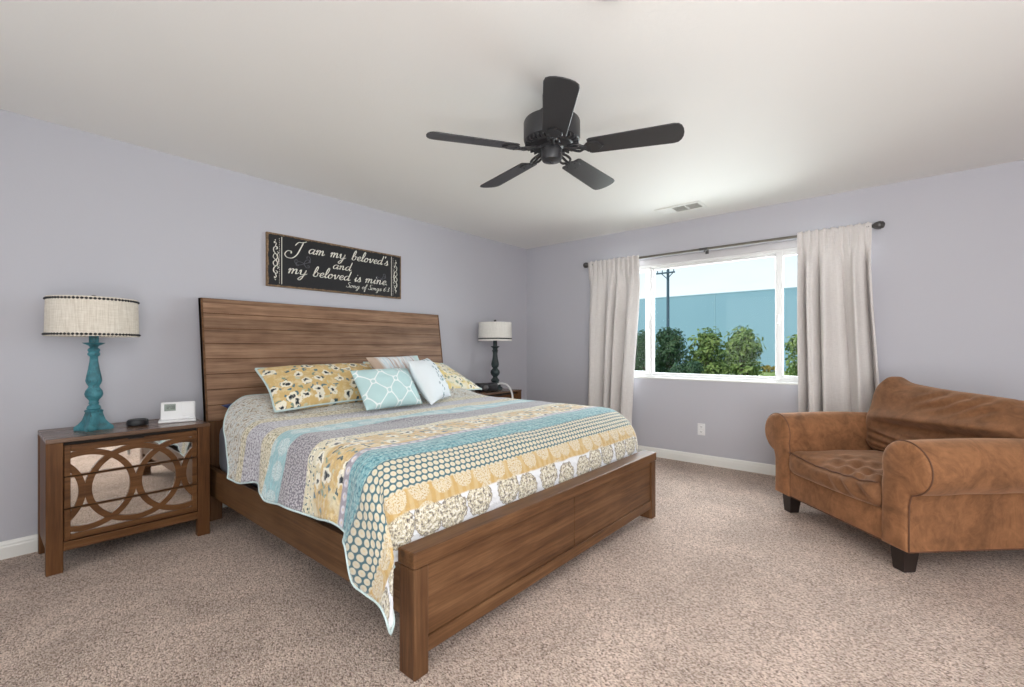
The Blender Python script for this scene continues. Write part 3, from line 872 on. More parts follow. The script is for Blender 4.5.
# sleeping pillows under the quilt
for y0, lab in ((1.06, 'navy pillow under the head of the quilt beside the headboard'),):
    pillow('sleeping_pillow', lab, 'pillow', M_NAVY, [(0.74, y0, 0.715), (0.74, y0+0.86, 0.715), (0.27, y0+0.86, 0.765), (0.27, y0, 0.765)], 0.055)
pillow('floral_sham', 'long mustard yellow floral pillow sham leaning on the headboard', 'pillow', M_SHAM,
       [(0.90, 1.15, 0.770), (0.82, 2.05, 0.785), (0.48, 2.08, 1.015), (0.50, 1.19, 1.01)], 0.085, 'floral shams', M_BIND)
pillow('floral_sham', 'pale yellow floral pillow sham at the far side beside the dark lamp', 'pillow', M_SHAM_R,
       [(0.72, 2.06, 0.785), (0.74, 3.06, 0.765), (0.42, 2.86, 1.00), (0.40, 2.04, 1.03)], 0.085, 'floral shams', M_BIND, seed=5)
pillow('accent_pillow', 'striped pillow in white, tan and pale blue behind the aqua lattice pillow', 'pillow', M_STRIPE,
       [(0.86, 1.98, 0.80), (0.86, 2.36, 0.80), (0.66, 2.38, 1.085), (0.66, 1.90, 1.075)], 0.07, None, None, seed=2)
pillow('accent_pillow', 'aqua pillow with a white lattice pattern at the front', 'pillow', M_AQUA,
       [(1.15, 1.60, 0.752), (1.13, 2.06, 0.752), (0.92, 2.08, 0.995), (0.94, 1.61, 0.995)], 0.08, None, None, seed=3)
pillow('accent_pillow', 'white pillow with small blue leaf sprigs tilted on one corner', 'pillow', M_SPRIG,
       [(1.19, 2.09, 0.745), (0.95, 2.49, 0.760), (0.75, 2.41, 1.065), (1.00, 2.03, 1.05)], 0.075, None, None, seed=9)

# ================================================================== NIGHTSTANDS
def clip_poly(poly, lo, hi):
    for ax in (0, 1):
        for lim, sgn in ((lo[ax], 1), (hi[ax], -1)):
            out = []
            for i in range(len(poly)):
                p, q_ = poly[i], poly[(i+1) % len(poly)]
                ip, iq = (p[ax]-lim)*sgn >= 0, (q_[ax]-lim)*sgn >= 0
                if ip: out.append(p)
                if ip != iq:
                    t = (lim-p[ax])/(q_[ax]-p[ax])
                    out.append((p[0]+(q_[0]-p[0])*t, p[1]+(q_[1]-p[1])*t))
            poly = out
            if not poly: return []
    return poly

NW, ND, NH = 0.712, 0.445, 0.685
def nightstand(loc, label):
    t = thing('nightstand', label, 'nightstand', loc, 0, 'mirrored nightstands')
    b = BM(); box(b, (0, 0, NH-0.022), (ND, NW, NH), 0.003)
    obj('top', b, W_NS_TOP, t)
    for y in (0, NW-0.064):
        b = BM(); box(b, (ND-0.05, y, 0), (ND-0.004, y+0.064, NH-0.022), 0.003); obj('leg', b, W_NS_Z, t)
        b = BM(); box(b, (0.002, y+(0.0 if y == 0 else 0.014), 0), (0.05, y+(0.05 if y == 0 else 0.064), NH-0.022), 0.003); obj('leg', b, W_NS_Z, t)
    for y in (0.004, NW-0.022):
        b = BM(); box(b, (0.05, y, 0.115), (ND-0.05, y+0.018, NH-0.022), 0.002); obj('side_panel', b, W_NS_Z, t)
    b = BM(); box(b, (0.002, 0.05, 0.115), (0.014, NW-0.05, NH-0.022)); obj('back_panel', b, W_NS_Y, t)
    b = BM(); box(b, (ND-0.045, 0.064, 0.108), (ND-0.006, NW-0.064, 0.152), 0.003); obj('lower_rail', b, W_NS_Y, t)
    b = BM(); box(b, (ND-0.06, 0.064, 0.150), (ND-0.03, NW-0.064, NH-0.022)); obj('carcass', b, M_GAP, t)
    Y0, Y1, Z0, Z1 = 0.067, NW-0.067, 0.155, 0.648
    yc = NW/2; R = 0.209; zc = (Z0+Z1)/2; SQ = 1.0
    hgt = (Z1-Z0)/3
    for k in range(3):
        z0 = Z0+hgt*k+0.0025; z1 = Z0+hgt*(k+1)-0.0025
        bl, bb, bt = 0.024, (0.030 if k == 0 else 0.004), (0.034 if k == 2 else 0.004)
        b = BM()
        box(b, (ND-0.022, Y0, z0), (ND-0.008, Y0+bl, z1), 0.0015, 1); box(b, (ND-0.022, Y1-bl, z0), (ND-0.008, Y1, z1), 0.0015, 1)
        box(b, (ND-0.022, Y0+bl, z1-bt), (ND-0.008, Y1-bl, z1), 0.0015, 1); box(b, (ND-0.022, Y0+bl, z0), (ND-0.008, Y1-bl, z0+bb), 0.0015, 1)
        for c in (-2, -1, 0, 1, 2):
            cy = yc+c*R
            n = 120
            for i in range(n):
                a0, a1 = 2*PI*i/n, 2*PI*(i+1)/n
                quad = [(cy+r*math.cos(a), zc+r*SQ*math.sin(a)) for r, a in ((R-0.026, a0), (R+0.003, a0), (R+0.003, a1), (R-0.026, a1))]
                pl = clip_poly(quad, (Y0+bl-0.004, z0+0.001), (Y1-bl+0.004, z1-0.001))
                if len(pl) < 3: continue
                pp = []
                for p in pl:
                    if not pp or math.hypot(p[0]-pp[-1][0], p[1]-pp[-1][1]) > 1e-5: pp.append(p)
                if len(pp) > 2 and math.hypot(pp[0][0]-pp[-1][0], pp[0][1]-pp[-1][1]) < 1e-5: pp.pop()
                if len(pp) < 3: continue
                prism(b, pp, lambda y, z: (ND-0.0215, y, z), lambda y, z: (ND-0.0105+0.0006*((c+2) % 3), y, z))
        d = obj('drawer', b, W_NS_Y, t)
        b = BM(); box(b, (ND-0.026, Y0+0.01, z0+0.001), (ND-0.0195, Y1-0.01, z1-0.001)); obj('mirror', b, M_MIRROR, d)
        if k == 2:
            b = BM(); box(b, (ND-0.016, yc-0.035, z1-0.006), (ND-0.0065, yc+0.035, z1+0.002), 0.002); obj('finger_pull', b, M_GAP, d)
    return t
NL = nightstand((0.025, 0.228, 0), 'mirrored three-drawer wooden nightstand under the teal lamp')
NR = copy_tree(NL); NR.location = (0.045, 3.25, 0)
NR['label'] = 'wooden nightstand at the far side of the bed under the dark lamp'

# ================================================================== LAMPS
def lamp_L(loc):
    t = thing('table_lamp', 'distressed teal table lamp with a wide linen drum shade edged in black beads', 'table lamp', loc, 0.35)
    # tripod-like base with four hollowed sides
    b = BM()
    def foot_out(k, r_c, r_m):   # square outline whose sides curve inwards
        out = []
        for s in range(4):
            a0 = PI/4+s*PI/2
            for j in range(10):
                u = j/10
                a = a0+u*PI/2
                w = 4*u*(1-u)
                out.append(((r_c*(1-w)+r_m*w)*math.cos(a), (r_c*(1-w)+r_m*w)*math.sin(a)))
        return out
    levels = [(0.0, .100, .052), (0.018, .100, .052), (0.022, .095, .050), (0.032, .080, .046), (0.055, .060, .040), (0.080, .050, .037), (0.098, .044, .035), (0.102, .048, .038), (0.110, .048, .038), (0.114, .036, .032)]
    rings = [[b.verts.new((x, y, z)) for x, y in foot_out(0, rc, rm)] for z, rc, rm in [(z_, a_*0.88, b_*0.88) for z_, a_, b_ in levels]]
    for A, B_ in zip(rings, rings[1:]):
        for i in range(40): b.faces.new((A[i], A[(i+1) % 40], B_[(i+1) % 40], B_[i]))
    b.faces.new(rings[0][::-1]); b.faces.new(rings[-1])
    obj('base', b, M_TEAL, t, 0.7)
    prof = [(0.030, 0.108), (0.042, 0.120), (0.036, 0.134), (0.026, 0.142), (0.031, 0.150), (0.026, 0.158), (0.030, 0.168), (0.048, 0.186), (0.053, 0.202), (0.048, 0.220), (0.034, 0.236), (0.030, 0.244),
            (0.042, 0.262), (0.047, 0.276), (0.043, 0.300), (0.033, 0.340), (0.025, 0.385), (0.023, 0.412), (0.034, 0.420), (0.037, 0.428), (0.029, 0.438), (0.036, 0.447), (0.033, 0.456), (0.022, 0.464), (0.030, 0.474), (0.060, 0.486), (0.064, 0.490), (0.028, 0.492), (0.028, 0.535)]
    b = BM(); lathe(b, [(r*0.76, z) for r, z in prof], 40); obj('column', b, M_TEAL, t, 0.9)
    z0, z1, R0, R1 = 0.525, 0.738, 0.199, 0.194
    b = BM(); lathe(b, [(R0, z0), (R1, z1), (R1-0.004, z1), (R0-0.004, z0), (R0, z0)], 72, cap=False)
    sh = obj('shade', b, M_SHADE_L, t, 0.9)
    for zz, rr in ((z0+0.010, R0), (z1-0.012, R1)):
        b = BM()
        for i in range(70):
            a = 2*PI*i/70
            blob(b, (rr*math.cos(a), rr*math.sin(a), zz), (0.0085, 0.0085, 0.0075), 1)
        obj('bead_trim', b, M_BLACK, sh, 3, 'row of black beads')
    b = BM()
    for k in range(3):
        a = k*2*PI/3; tube(b, [(0.012*math.cos(a), 0.012*math.sin(a), z1-0.02), (R1*math.cos(a), R1*math.sin(a), z1-0.006)], 0.003, 6)
    lathe(b, [(0.008, 0.53), (0.008, 0.72)], 12); obj('shade_support', b, M_BRONZE, t, 0.9)
    b = BM(); lathe(b, [(0.006, 0.715), (0.008, 0.738), (0.016, 0.744), (0.017, 0.750), (0.010, 0.757), (0.003, 0.760)], 16); obj('finial', b, M_BRONZE, t, 0.9)
    b = BM(); blob(b, (0, 0, 0.60), (0.03, 0.03, 0.045), 3); obj('bulb', b, M_WHITEPL, t, 3)
    return t
lamp_L((0.245, 0.435, NH))

def lamp_R(loc):
    t = thing('table_lamp', 'dark green turned table lamp with a pale drum shade on the far nightstand', 'table lamp', loc)
    prof = [(0.085, 0), (0.088, 0.012), (0.080, 0.024), (0.062, 0.034), (0.066, 0.044), (0.052, 0.058), (0.040, 0.085), (0.050, 0.098), (0.044, 0.112), (0.030, 0.128), (0.026, 0.140), (0.032, 0.148), (0.048, 0.168), (0.054, 0.190), (0.048, 0.212), (0.030, 0.232), (0.026, 0.240), (0.040, 0.256), (0.044, 0.280), (0.040, 0.310),
            (0.030, 0.350), (0.026, 0.400), (0.029, 0.425), (0.036, 0.434), (0.028, 0.444), (0.028, 0.462), (0.044, 0.474), (0.052, 0.484), (0.024, 0.488), (0.022, 0.56)]
    b = BM(); lathe(b, prof, 36); obj('base', b, M_DKGREEN, t, 0.9)
    z0, z1, R = 0.545, 0.752, 0.190
    b = BM(); lathe(b, [(R, z0), (R-0.004, z1), (R-0.008, z1), (R-0.004, z0), (R, z0)], 64, cap=False); sh = obj('shade', b, M_SHADE_R, t, 0.9)
    b = BM(); lathe(b, [(R+0.0005, z0+0.018), (R+0.002, z0+0.020), (R+0.0015, z0+0.030), (R+0.0, z0+0.032)], 64, cap=False); obj('shade_band', b, M_BLACK, sh, 0.9, 'thin dark band near the lower edge')
    b = BM()
    for k in range(3):
        a = k*2*PI/3; tube(b, [(0.01*math.cos(a), 0.01*math.sin(a), z1-0.02), ((R-0.006)*math.cos(a), (R-0.006)*math.sin(a), z1-0.006)], 0.003, 6)
    lathe(b, [(0.007, 0.55), (0.007, 0.75)], 12); obj('shade_support', b, M_BRONZE, t, 0.9)
    b = BM(); lathe(b, [(0.006, 0.74), (0.008, 0.758), (0.014, 0.764), (0.014, 0.775), (0.006, 0.785)], 16); obj('finial', b, M_BRONZE, t, 0.9)
    b = BM(); blob(b, (0, 0, 0.62), (0.03, 0.03, 0.045), 3); obj('bulb', b, M_WHITEPL, t, 3)
    return t
lamp_R((0.235, 3.80, NH))

# ---- things on the nightstand by the left wall
b = BM(); lathe(b, [(0.040, 0.0), (0.050, 0.004), (0.053, 0.014), (0.052, 0.028), (0.046, 0.036), (0.0, 0.038)], 40, (0, 0, 0), cap=False)
bmesh.ops.remove_doubles(b, verts=b.verts, dist=1e-5)
puck = obj('smart_speaker', b, M_BLACK, None, 0.8, loc=(0.255, 0.628, NH)); tag(puck, 'small round black speaker between the teal lamp and the white clock unit', 'speaker')
b = BM(); lathe(b, [(0.036, 0.0382), (0.040, 0.0376), (0.040, 0.0366)], 40, cap=False); obj('top_ring', b, M_FAN, puck, 0.9)

dock = thing('bedside_clock', 'white tilted bedside clock unit with a small grey display on the nightstand', 'clock', (0.235, 0.832, NH), math.radians(-14))
b = BM(); box(b, (-0.045, -0.098, 0), (0.075, 0.092, 0.014), 0.006, 3); obj('base', b, M_WHITEPL, dock, 0.6)
TM = Matrix.Translation((0.020, 0, 0.012)) @ Matrix.Rotation(math.radians(-27), 4, 'Y')
b = BM(); box(b, (-0.010, -0.088, 0.0), (0.010, 0.090, 0.118), 0.008, 3, TM); body = obj('body', b, M_WHITEPL, dock, 0.6)
b = BM(); box(b, (0.0095, -0.070, 0.056), (0.0112, -0.012, 0.102), 0.001, 1, TM); disp = obj('display', b, M_LCD, body)
b = BM()
SEG = {'0': 'abcdef', '1': 'bc', '2': 'abged', '8': 'abcdefg', '3': 'abgcd'}
def seg_digit(ch, y, z, w, h):
    s = 0.0022
    pos = {'a': ((y, z+h-s), (y+w, z+h)), 'd': ((y, z), (y+w, z+s)), 'g': ((y, z+h/2-s/2), (y+w, z+h/2+s/2)), 'f': ((y, z+h/2), (y+s, z+h)), 'e': ((y, z), (y+s, z+h/2)), 'b': ((y+w-s, z+h/2), (y+w, z+h)), 'c': ((y+w-s, z), (y+w, z+h/2))}
    for k in SEG[ch]:
        (a0, c0), (a1, c1) = pos[k]; box(b, (0.0112, a0, c0), (0.0116, a1, c1), 0, 1, TM)
for ch_, y in (('1', -0.064), ('2', -0.053), ('0', -0.038), ('8', -0.026)): seg_digit(ch_, y, 0.068, 0.009, 0.022)
obj('digits', b, M_LCDDIGIT, disp)
b = BM(); box(b, (0.0095, 0.010, 0.022), (0.0105, 0.0105, 0.112), 0, 1, TM); box(b, (0.0095, 0.022, 0.010), (0.016, 0.078, 0.020), 0.002, 2, TM); obj('charging_ledge', b, M_WHITEPL, body)
b = BM(); box(b, (0.0098, 0.018, 0.024), (0.0135, 0.082, 0.110), 0.003, 2, TM); obj('handset_plate', b, M_WHITEPL, body, 0.6)

# ---- things on the far nightstand
mach = thing('bedside_device', 'black boxy bedside device with a white hose beside the dark lamp', 'device', (0.33, 3.56, NH), math.radians(-20))
b = BM(); box(b, (-0.07, -0.115, 0.0), (0.07, 0.11, 0.088), 0.018, 4); obj('body', b, M_BLACK, mach, 0.6)
b = BM(); lathe(b, [(0.030, 0), (0.030, 0.010), (0.026, 0.014), (0, 0.014)], 24, cap=False); 
bmesh.ops.transform(b, matrix=Matrix.Translation((0.074, -0.05, 0.045)) @ Matrix.Rotation(PI/2, 4, 'Y'), verts=b.verts); obj('dial', b, M_BRONZE, mach, 0.8)
b = BM(); box(b, (0.074, 0.01, 0.025), (0.077, 0.09, 0.066), 0.001); obj('screen', b, M_FAN, mach)
hose = crom([(0.0, 0.105, 0.062), (0.03, 0.16, 0.080), (0.09, 0.20, 0.066), (0.15, 0.215, 0.012), (0.185, 0.215, -0.06), (0.19, 0.205, -0.16), (0.18, 0.18, -0.26)], 14)
b = BM(); tube(b, hose, [0.0105+0.0012*math.sin(i*2.4) for i in range(len(hose))], 10); obj('hose', b, M_WHITEPL, mach, 3, 'white ribbed hose')
tb = thing('small_box', 'small white box behind the black device on the far nightstand', 'box', (0.17, 3.40, NH))
b = BM(); box(b, (-0.045, -0.045, 0), (0.045, 0.045, 0.105), 0.004); obj('carton', b, M_WHITEPL, tb)
b = BM(); lathe(b, [(0.022, 0.1052), (0.026, 0.1056)], 24); obj('opening', b, M_SOFFIT, tb)

# ================================================================== WALL SIGN
SY, SZ = 2.063, 1.832
sign = thing('wall_sign', 'long black wooden sign with white script lettering above the headboard', 'sign', (0, SY, SZ))
b = BM(); box(b, (0.002, -0.618, -0.2075), (0.022, 0.618, 0.2075), 0.0015, 1); obj('board', b, M_SIGN, sign)
GL = {
 'a': (1.02, [[(.78, .78), (.5, 1.0), (.2, .8), (.1, .4), (.26, .03), (.52, .2), (.78, .8)], [(.80, .98), (.71, .3), (.82, .02), (1.08, .32)]]),
 'm': (1.32, [[(0, .6), (.15, .97), (.2, .6), (.15, 0)], [(.17, .4), (.4, .95), (.55, .9), (.56, .5), (.52, 0)], [(.54, .4), (.8, .95), (.95, .88), (.97, .4), (1.02, .05), (1.34, .34)]]),
 'y': (1.0, [[(0, .6), (.15, .97), (.2, .6), (.22, .2), (.42, .02), (.68, .3), (.78, .95)], [(.79, .98), (.70, 0), (.55, -.75), (.32, -1.05), (.15, -.8), (.42, -.35), (1.05, .3)]]),
 'b': (.92, [[(0, .2), (.36, 1.2), (.42, 1.95), (.28, 2.15), (.15, 1.6), (.12, .4), (.3, .02), (.6, .2), (.64, .7), (.5, .97), (.72, .78), (.97, .85)]]),
 'e': (.74, [[(0, .25), (.38, .45), (.58, .78), (.42, 1.0), (.18, .75), (.12, .33), (.34, .01), (.55, .08), (.78, .33)]]),
 'l': (.52, [[(0, .2), (.36, 1.1), (.44, 1.95), (.3, 2.15), (.16, 1.6), (.14, .4), (.28, .02), (.56, .32)]]),
 'o': (.88, [[(.5, .98), (.2, .8), (.1, .35), (.3, .01), (.58, .2), (.66, .65), (.5, .98), (.46, .78), (.68, .74), (.92, .85)]]),
 'v': (.86, [[(0, .6), (.15, .97), (.22, .55), (.3, .03), (.55, .35), (.64, .97), (.72, .8), (.9, .85)]]),
 'd': (1.04, [[(.78, .78), (.5, 1.0), (.2, .8), (.1, .4), (.26, .03), (.52, .2), (.78, .8)], [(.84, 2.1), (.74, .4), (.84, .02), (1.08, .32)]]),
 's': (.74, [[(0, .22), (.3, .65), (.42, 1.12), (.5, .8), (.62, .35), (.45, .01), (.14, .14)], [(.5, .03), (.78, .32)]]),
 'n': (.96, [[(0, .6), (.15, .97), (.2, .6), (.15, 0)], [(.17, .4), (.42, .95), (.58, .88), (.6, .4), (.66, .04), (.98, .34)]]),
 'i': (.48, [[(0, .32), (.2, .97), (.16, .3), (.26, .02), (.5, .32)], [(.27, 1.42), (.31, 1.5)]]),
 'f': (.62, [[(0, .2), (.4, 1.2), (.48, 1.95), (.34, 2.15), (.2, 1.5), (.12, -.75), (.25, -1.05), (.36, -.6), (.3, .1), (.64, .32)]]),
 'g': (1.0, [[(.78, .78), (.5, 1.0), (.2, .8), (.1, .4), (.26, .03), (.52, .2), (.78, .8)], [(.80, .98), (.70, 0), (.55, -.75), (.32, -1.05), (.15, -.8), (.42, -.35), (1.05, .3)]]),
 'I': (1.55, [[(.2, 1.75), (.5, 2.3), (.95, 2.35), (1.5, 2.6)], [(1.12, 2.35), (.95, 1.3), (.75, .35), (.3, -.25), (-.35, -.25), (-.75, .2), (-.55, .75), (-.1, .75), (-.02, .42)]]),
 'S': (1.02, [[(.95, 1.85), (.72, 2.2), (.38, 2.05), (.36, 1.55), (.72, 1.0), (.74, .35), (.38, 0), (.0, .2), (.1, .55)], [(.7, .2), (1.05, .32)]]),
 '6': (.85, [[(.62, 1.6), (.25, 1.1), (.12, .5), (.3, .03), (.58, .2), (.56, .65), (.3, .75), (.14, .45)]]),
 '3': (.85, [[(.15, 1.45), (.4, 1.65), (.6, 1.35), (.32, .92), (.62, .55), (.5, .1), (.1, .12)]]),
 ':': (.4, [[(.15, .2), (.17, .28)], [(.2, .85), (.22, .93)]]),
 "'": (.3, [[(.22, 2.1), (.16, 1.65)]]),
 '.': (.4, [[(.1, .05), (.14, .12)]]),
}
def stroke(b, pts, x, thick=0.22, thin=0.07, k=7):
    P = [Vector((p[0], p[1], 0)) for p in pts]
    S = crom(P, k) if len(P) > 2 else P
    n = len(S); L = []; Rr = []
    for i in range(n):
        d = (S[min(i+1, n-1)]-S[max(i-1, 0)])
        if d.length < 1e-6: d = Vector((1, 0, 0))
        d.normalize()
        return_w = thin+(thick-thin)*abs(d.y)**1.6*(1.0 if d.y < 0.15 else 0.55)
        if len(P) == 2: return_w = thick
        w = return_w/2*(0.55 if i in (0, n-1) and len(P) > 2 else 1)
        nn = Vector((-d.y, d.x, 0))
        L.append(S[i]+nn*w); Rr.append(S[i]-nn*w)
    va = [(b.verts.new((x, p.x, p.y)), b.verts.new((x, q_.x, q_.y))) for p, q_ in zip(L, Rr)]
    for i in range(n-1): b.faces.new((va[i][0], va[i][1], va[i+1][1], va[i+1][0]))
def write_line(b, text, y0, y1, z, h, slant=0.36, x=0.0228, thick=0.25, thin=0.085, rise=0.0):
    adv = sum(0.62 if c == ' ' else GL[c][0] for c in text)
    sc = (y1-y0)/adv
    cur = 0.0
    for c in text:
        if c == ' ': cur += 0.62; continue
        a, strokes = GL[c]
        for st in strokes:
            pts = [(y0+(cur+px)*sc+py*h*slant, z+py*h) for px, py in st]
            stroke(b, pts, x, thick*h, thin*h)
        cur += a
b = BM()
write_line(b, 'I', -0.440, -0.345, 0.046, 0.052, 0.30, thick=0.2)
write_line(b, 'am', -0.300, -0.160, 0.088, 0.042)
write_line(b, 'my', -0.112, 0.030, 0.090, 0.042)
write_line(b, "beloved's", 0.088, 0.462, 0.094, 0.040)
write_line(b, 'and', -0.088, 0.084, -0.006, 0.036)
write_line(b, 'my', -0.464, -0.312, -0.092, 0.042)
write_line(b, 'beloved', -0.262, 0.072, -0.094, 0.040)
write_line(b, 'is', 0.116, 0.176, -0.094, 0.040)
write_line(b, 'mine.', 0.220, 0.470, -0.092, 0.040)
write_line(b, 'Song', 0.040, 0.168, -0.152, 0.021, thick=0.24, thin=0.10)
write_line(b, 'of', 0.190, 0.238, -0.152, 0.021, thick=0.24, thin=0.10)
write_line(b, 'Songs', 0.256, 0.392, -0.152, 0.021, thick=0.24, thin=0.10)
write_line(b, '6:3', 0.414, 0.480, -0.152, 0.024, thick=0.24, thin=0.10)
obj('lettering', b, M_LETTER, sign, 0, 'cream script lettering')
for sg in (-1, 1):
    b = BM()
    y = 0.506*sg
    box(b, (0.0222, y-0.0022, -0.185), (0.0228, y+0.0022, 0.185))
    for i in range(24): box(b, (0.0222, y+sg*0.018-0.0015, -0.18+i*0.015), (0.0228, y+sg*0.018+0.0015, -0.173+i*0.015))
    c = 0.552*sg
    for up in (-1, 1):
        stroke(b, [(c, 0), (c-0.016*sg, 0.03*up), (c+0.012*sg, 0.062*up), (c+0.014*sg, 0.092*up), (c-0.006*sg, 0.105*up), (c-0.012*sg, 0.09*up), (c+0.000*sg, 0.082*up)], 0.0228, 0.009, 0.003)
        stroke(b, [(c, 0.0), (c+0.018*sg, 0.020*up), (c+0.010*sg, 0.045*up), (c-0.012*sg, 0.042*up), (c-0.008*sg, 0.028*up)], 0.0228, 0.007, 0.003)
        stroke(b, [(c+0.003*sg, 0.105*up), (c-0.004*sg, 0.128*up), (c+0.008*sg, 0.142*up), (c+0.010*sg, 0.128*up)], 0.0228, 0.007, 0.003)
        stroke(b, [(c+0.002*sg, 0.150*up), (c+0.003*sg, 0.157*up)], 0.0228, 0.007, 0.007)
        stroke(b, [(c-0.014*sg, 0.045*up), (c-0.020*sg, 0.058*up), (c-0.012*sg, 0.068*up)], 0.0228, 0.006, 0.003)
    stroke(b, [(c-0.016*sg, 0.02), (c-0.022*sg, 0), (c-0.016*sg, -0.02), (c-0.006*sg, 0), (c-0.016*sg, 0.02)], 0.0228, 0.006, 0.003)
    obj('ornament', b, M_LETTER, sign, 0, 'cream scroll border at one end')
for cy, cz, s in ((-0.33, 0.0, 1.0), (0.40, -0.04, 0.8)):
    b = BM()
    for k, (a, f, m_) in enumerate(((0.2, 3.9, 1), (1.3, -4.3, .8), (2.6, 4.0, .9), (3.7, -3.6, 1), (5.0, 4.6, .7))):
        R_ = 0.075*s*m_
        pts = []; px_, pz_, h_ = cy, cz, a
        for i in range(12):
            pts.append((px_, pz_)); h_ += f*0.02*(i+1); px_ += R_*0.22*math.cos(h_)*(1-i/16); pz_ += R_*0.22*math.sin(h_)*(1-i/16)
        stroke(b, pts, 0.0225, 0.007, 0.003)
    obj('scrollwork', b, M_FADED, sign, 0, 'faded grey scrolls behind the lettering')

# ================================================================== ARMCHAIR
chair = thing('armchair', 'wide brown suede armchair with rolled arms and dark block feet beside the window', 'armchair', (3.435, 3.41, 0), math.radians(-45.5))
YF, YB = -0.07, 0.84
def arm_profile(sg):
    cx, cz, R = 0.487, 0.545, 0.135
    P = [(0.360, 0.125), (0.360, 0.30), (0.359, 0.44)]
    for i in range(26):
        a = math.radians(202-i*278/25)
        P.append((cx+R*math.cos(a)*(1.04 if math.cos(a) > 0 else 0.95), cz+R*math.sin(a)))
    P += [(0.515, 0.392), (0.508, 0.36), (0.506, 0.25), (0.506, 0.125)]
    return [(sg*x, z) for x, z in P]
for sg in (-1, 1):
    P = arm_profile(sg)
    b = BM()
    NYs = 22; rings = []
    for j in range(NYs+1):
        f = j/NYs; y = YF+0.012+(YB-YF-0.012)*f
        ring = []
        for k, (x, z) in enumerate(P):
            up = sm(0.40, 0.66, z)
            dz = up*(0.012*math.sin(f*PI)-0.012*f)
            out = 0.008*math.sin(f*PI)*up*sg
            w = 0.0045*nz(x*6, y*6, z*6)
            if x*sg > 0.49 and z < 0.44: w += 0.006*nz(y*5, z*3, 4)+0.004*math.sin(y*24)*sm(0.15, 0.4, z)
            ring.append(b.verts.new((x+out+w*sg, y, z+dz)))
        rings.append(ring)
    n = len(P)
    for A, B_ in zip(rings, rings[1:]):
        for i in range(n): b.faces.new((A[i], A[(i+1) % n], B_[(i+1) % n], B_[i]))
    # padded front facing, stepped in from the outline
    cxm, czm = sum(p[0] for p in P)/n, sum(p[1] for p in P)/n
    prev = rings[0]
    for ins, dy in ((0.004, -0.010), (0.012, -0.016), (0.030, -0.022)):
        cur = []
        for k, (x, z) in enumerate(P):
            x0, z0 = P[k-1]; x1, z1 = P[(k+1) % n]
            t = Vector((x1-x0, z1-z0)); t.normalize()
            nn = Vector((t.y, -t.x))*(1 if sg > 0 else -1)
            cur.append(b.verts.new((x+nn.x*ins, YF+0.012+dy, z+nn.y*ins)))
        for i in range(n): b.faces.new((prev[(i+1) % n], prev[i], cur[i], cur[(i+1) % n]))
        prev = cur
    b.faces.new(prev)
    b.faces.new(rings[-1][::-1])
    arm = obj('arm', b, M_SUEDE, chair, 0.9)
    b = BM(); tube(b, [(x+0.002*sg, YF+0.010, z) for x, z in P], 0.0034, 8, cap=True)
    tube(b, [(sg*0.508, YF+0.012+(YB-YF-0.02)*i/10, 0.127) for i in range(11)], 0.0034, 8)
    obj('piping', b, M_PIPING, arm, 3, 'darker piping round the arm front')

def cushion(name, size, r, mat, parent, fn, N=44, smooth=3, label=None):
    """rounded cushion: size is the half extents; fn displaces a point"""
    t = BM(); bmesh.ops.create_cube(t, size=2)
    bmesh.ops.subdivide_edges(t, edges=t.edges, cuts=N, use_grid_fill=True)
    hx_, hy_, hz_ = size
    for v in t.verts:
        p = Vector((v.co.x*hx_, v.co.y*hy_, v.co.z*hz_))
        q_ = Vector((max(-hx_+r, min(hx_-r, p.x)), max(-hy_+r, min(hy_-r, p.y)), max(-hz_+r, min(hz_-r, p.z))))
        d = p-q_
        if d.length > 1e-7: p = q_+d.normalized()*r
        v.co = fn(p, v.co)
    return obj(name, t, mat, parent, smooth, label)

# upholstered base and front rail
b = BM(); box(b, (-0.372, YF+0.012, 0.125), (0.372, YB-0.02, 0.292), 0.014, 3); obj('seat_base', b, M_SUEDE, chair, 0.8)
b = BM(); tube(b, [(-0.362+0.724*i/12, YF+0.010, 0.128) for i in range(13)], 0.0035, 8); obj('base_piping', b, M_PIPING, chair, 3)
def f_seat(p, c):
    s, t = p.x/0.357, (p.y)/0.335
    top = sm(-0.2, 1, c.z)
    z = p.z+0.030*max(0, 1-s*s)*max(0, 1-t*t)*top
    front = sm(-0.3, -1.0, c.y)
    # slack cloth: creases running across the front of the seat and down its face
    wv = 3.0*nz(p.x*3.5, p.y*3.5)
    cr = (0.010*math.sin(p.x*58+p.y*30+wv)+0.009*math.sin(p.x*31-p.y*44+1.6*wv))*sm(0.0, -0.8, c.y)*sm(-0.8, 0.4, s)
    z += cr*top*(1-0.9*sm(-0.90, -1, c.y))-0.026*front*top*max(0, 1-s*s)
    y = p.y-0.030*front*(1-c.z*c.z)*(1-s**4)+0.005*nz(p.x*9, p.z*14)*front+0.009*math.sin(p.x*52+p.z*50+wv)*front*(1-c.z*c.z)*sm(-0.3, 0.5, s)
    z += 0.010*nz(p.x*5, p.y*5, 2)*top
    return Vector((p.x, y+0.255, z+0.367-0.010*front*sm(0.4, -1, c.z)*(1-s*s)))
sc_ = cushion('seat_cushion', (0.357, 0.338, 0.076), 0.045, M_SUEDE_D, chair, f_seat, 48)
b = BM()
tube(b, [f_seat(Vector((-0.345+0.69*i/40, -0.330, 0.064)), Vector((-0.96+1.92*i/40, -0.97, 0.85))) for i in range(41)], 0.0042, 8)
obj('piping', b, M_PIPING, sc_, 3)
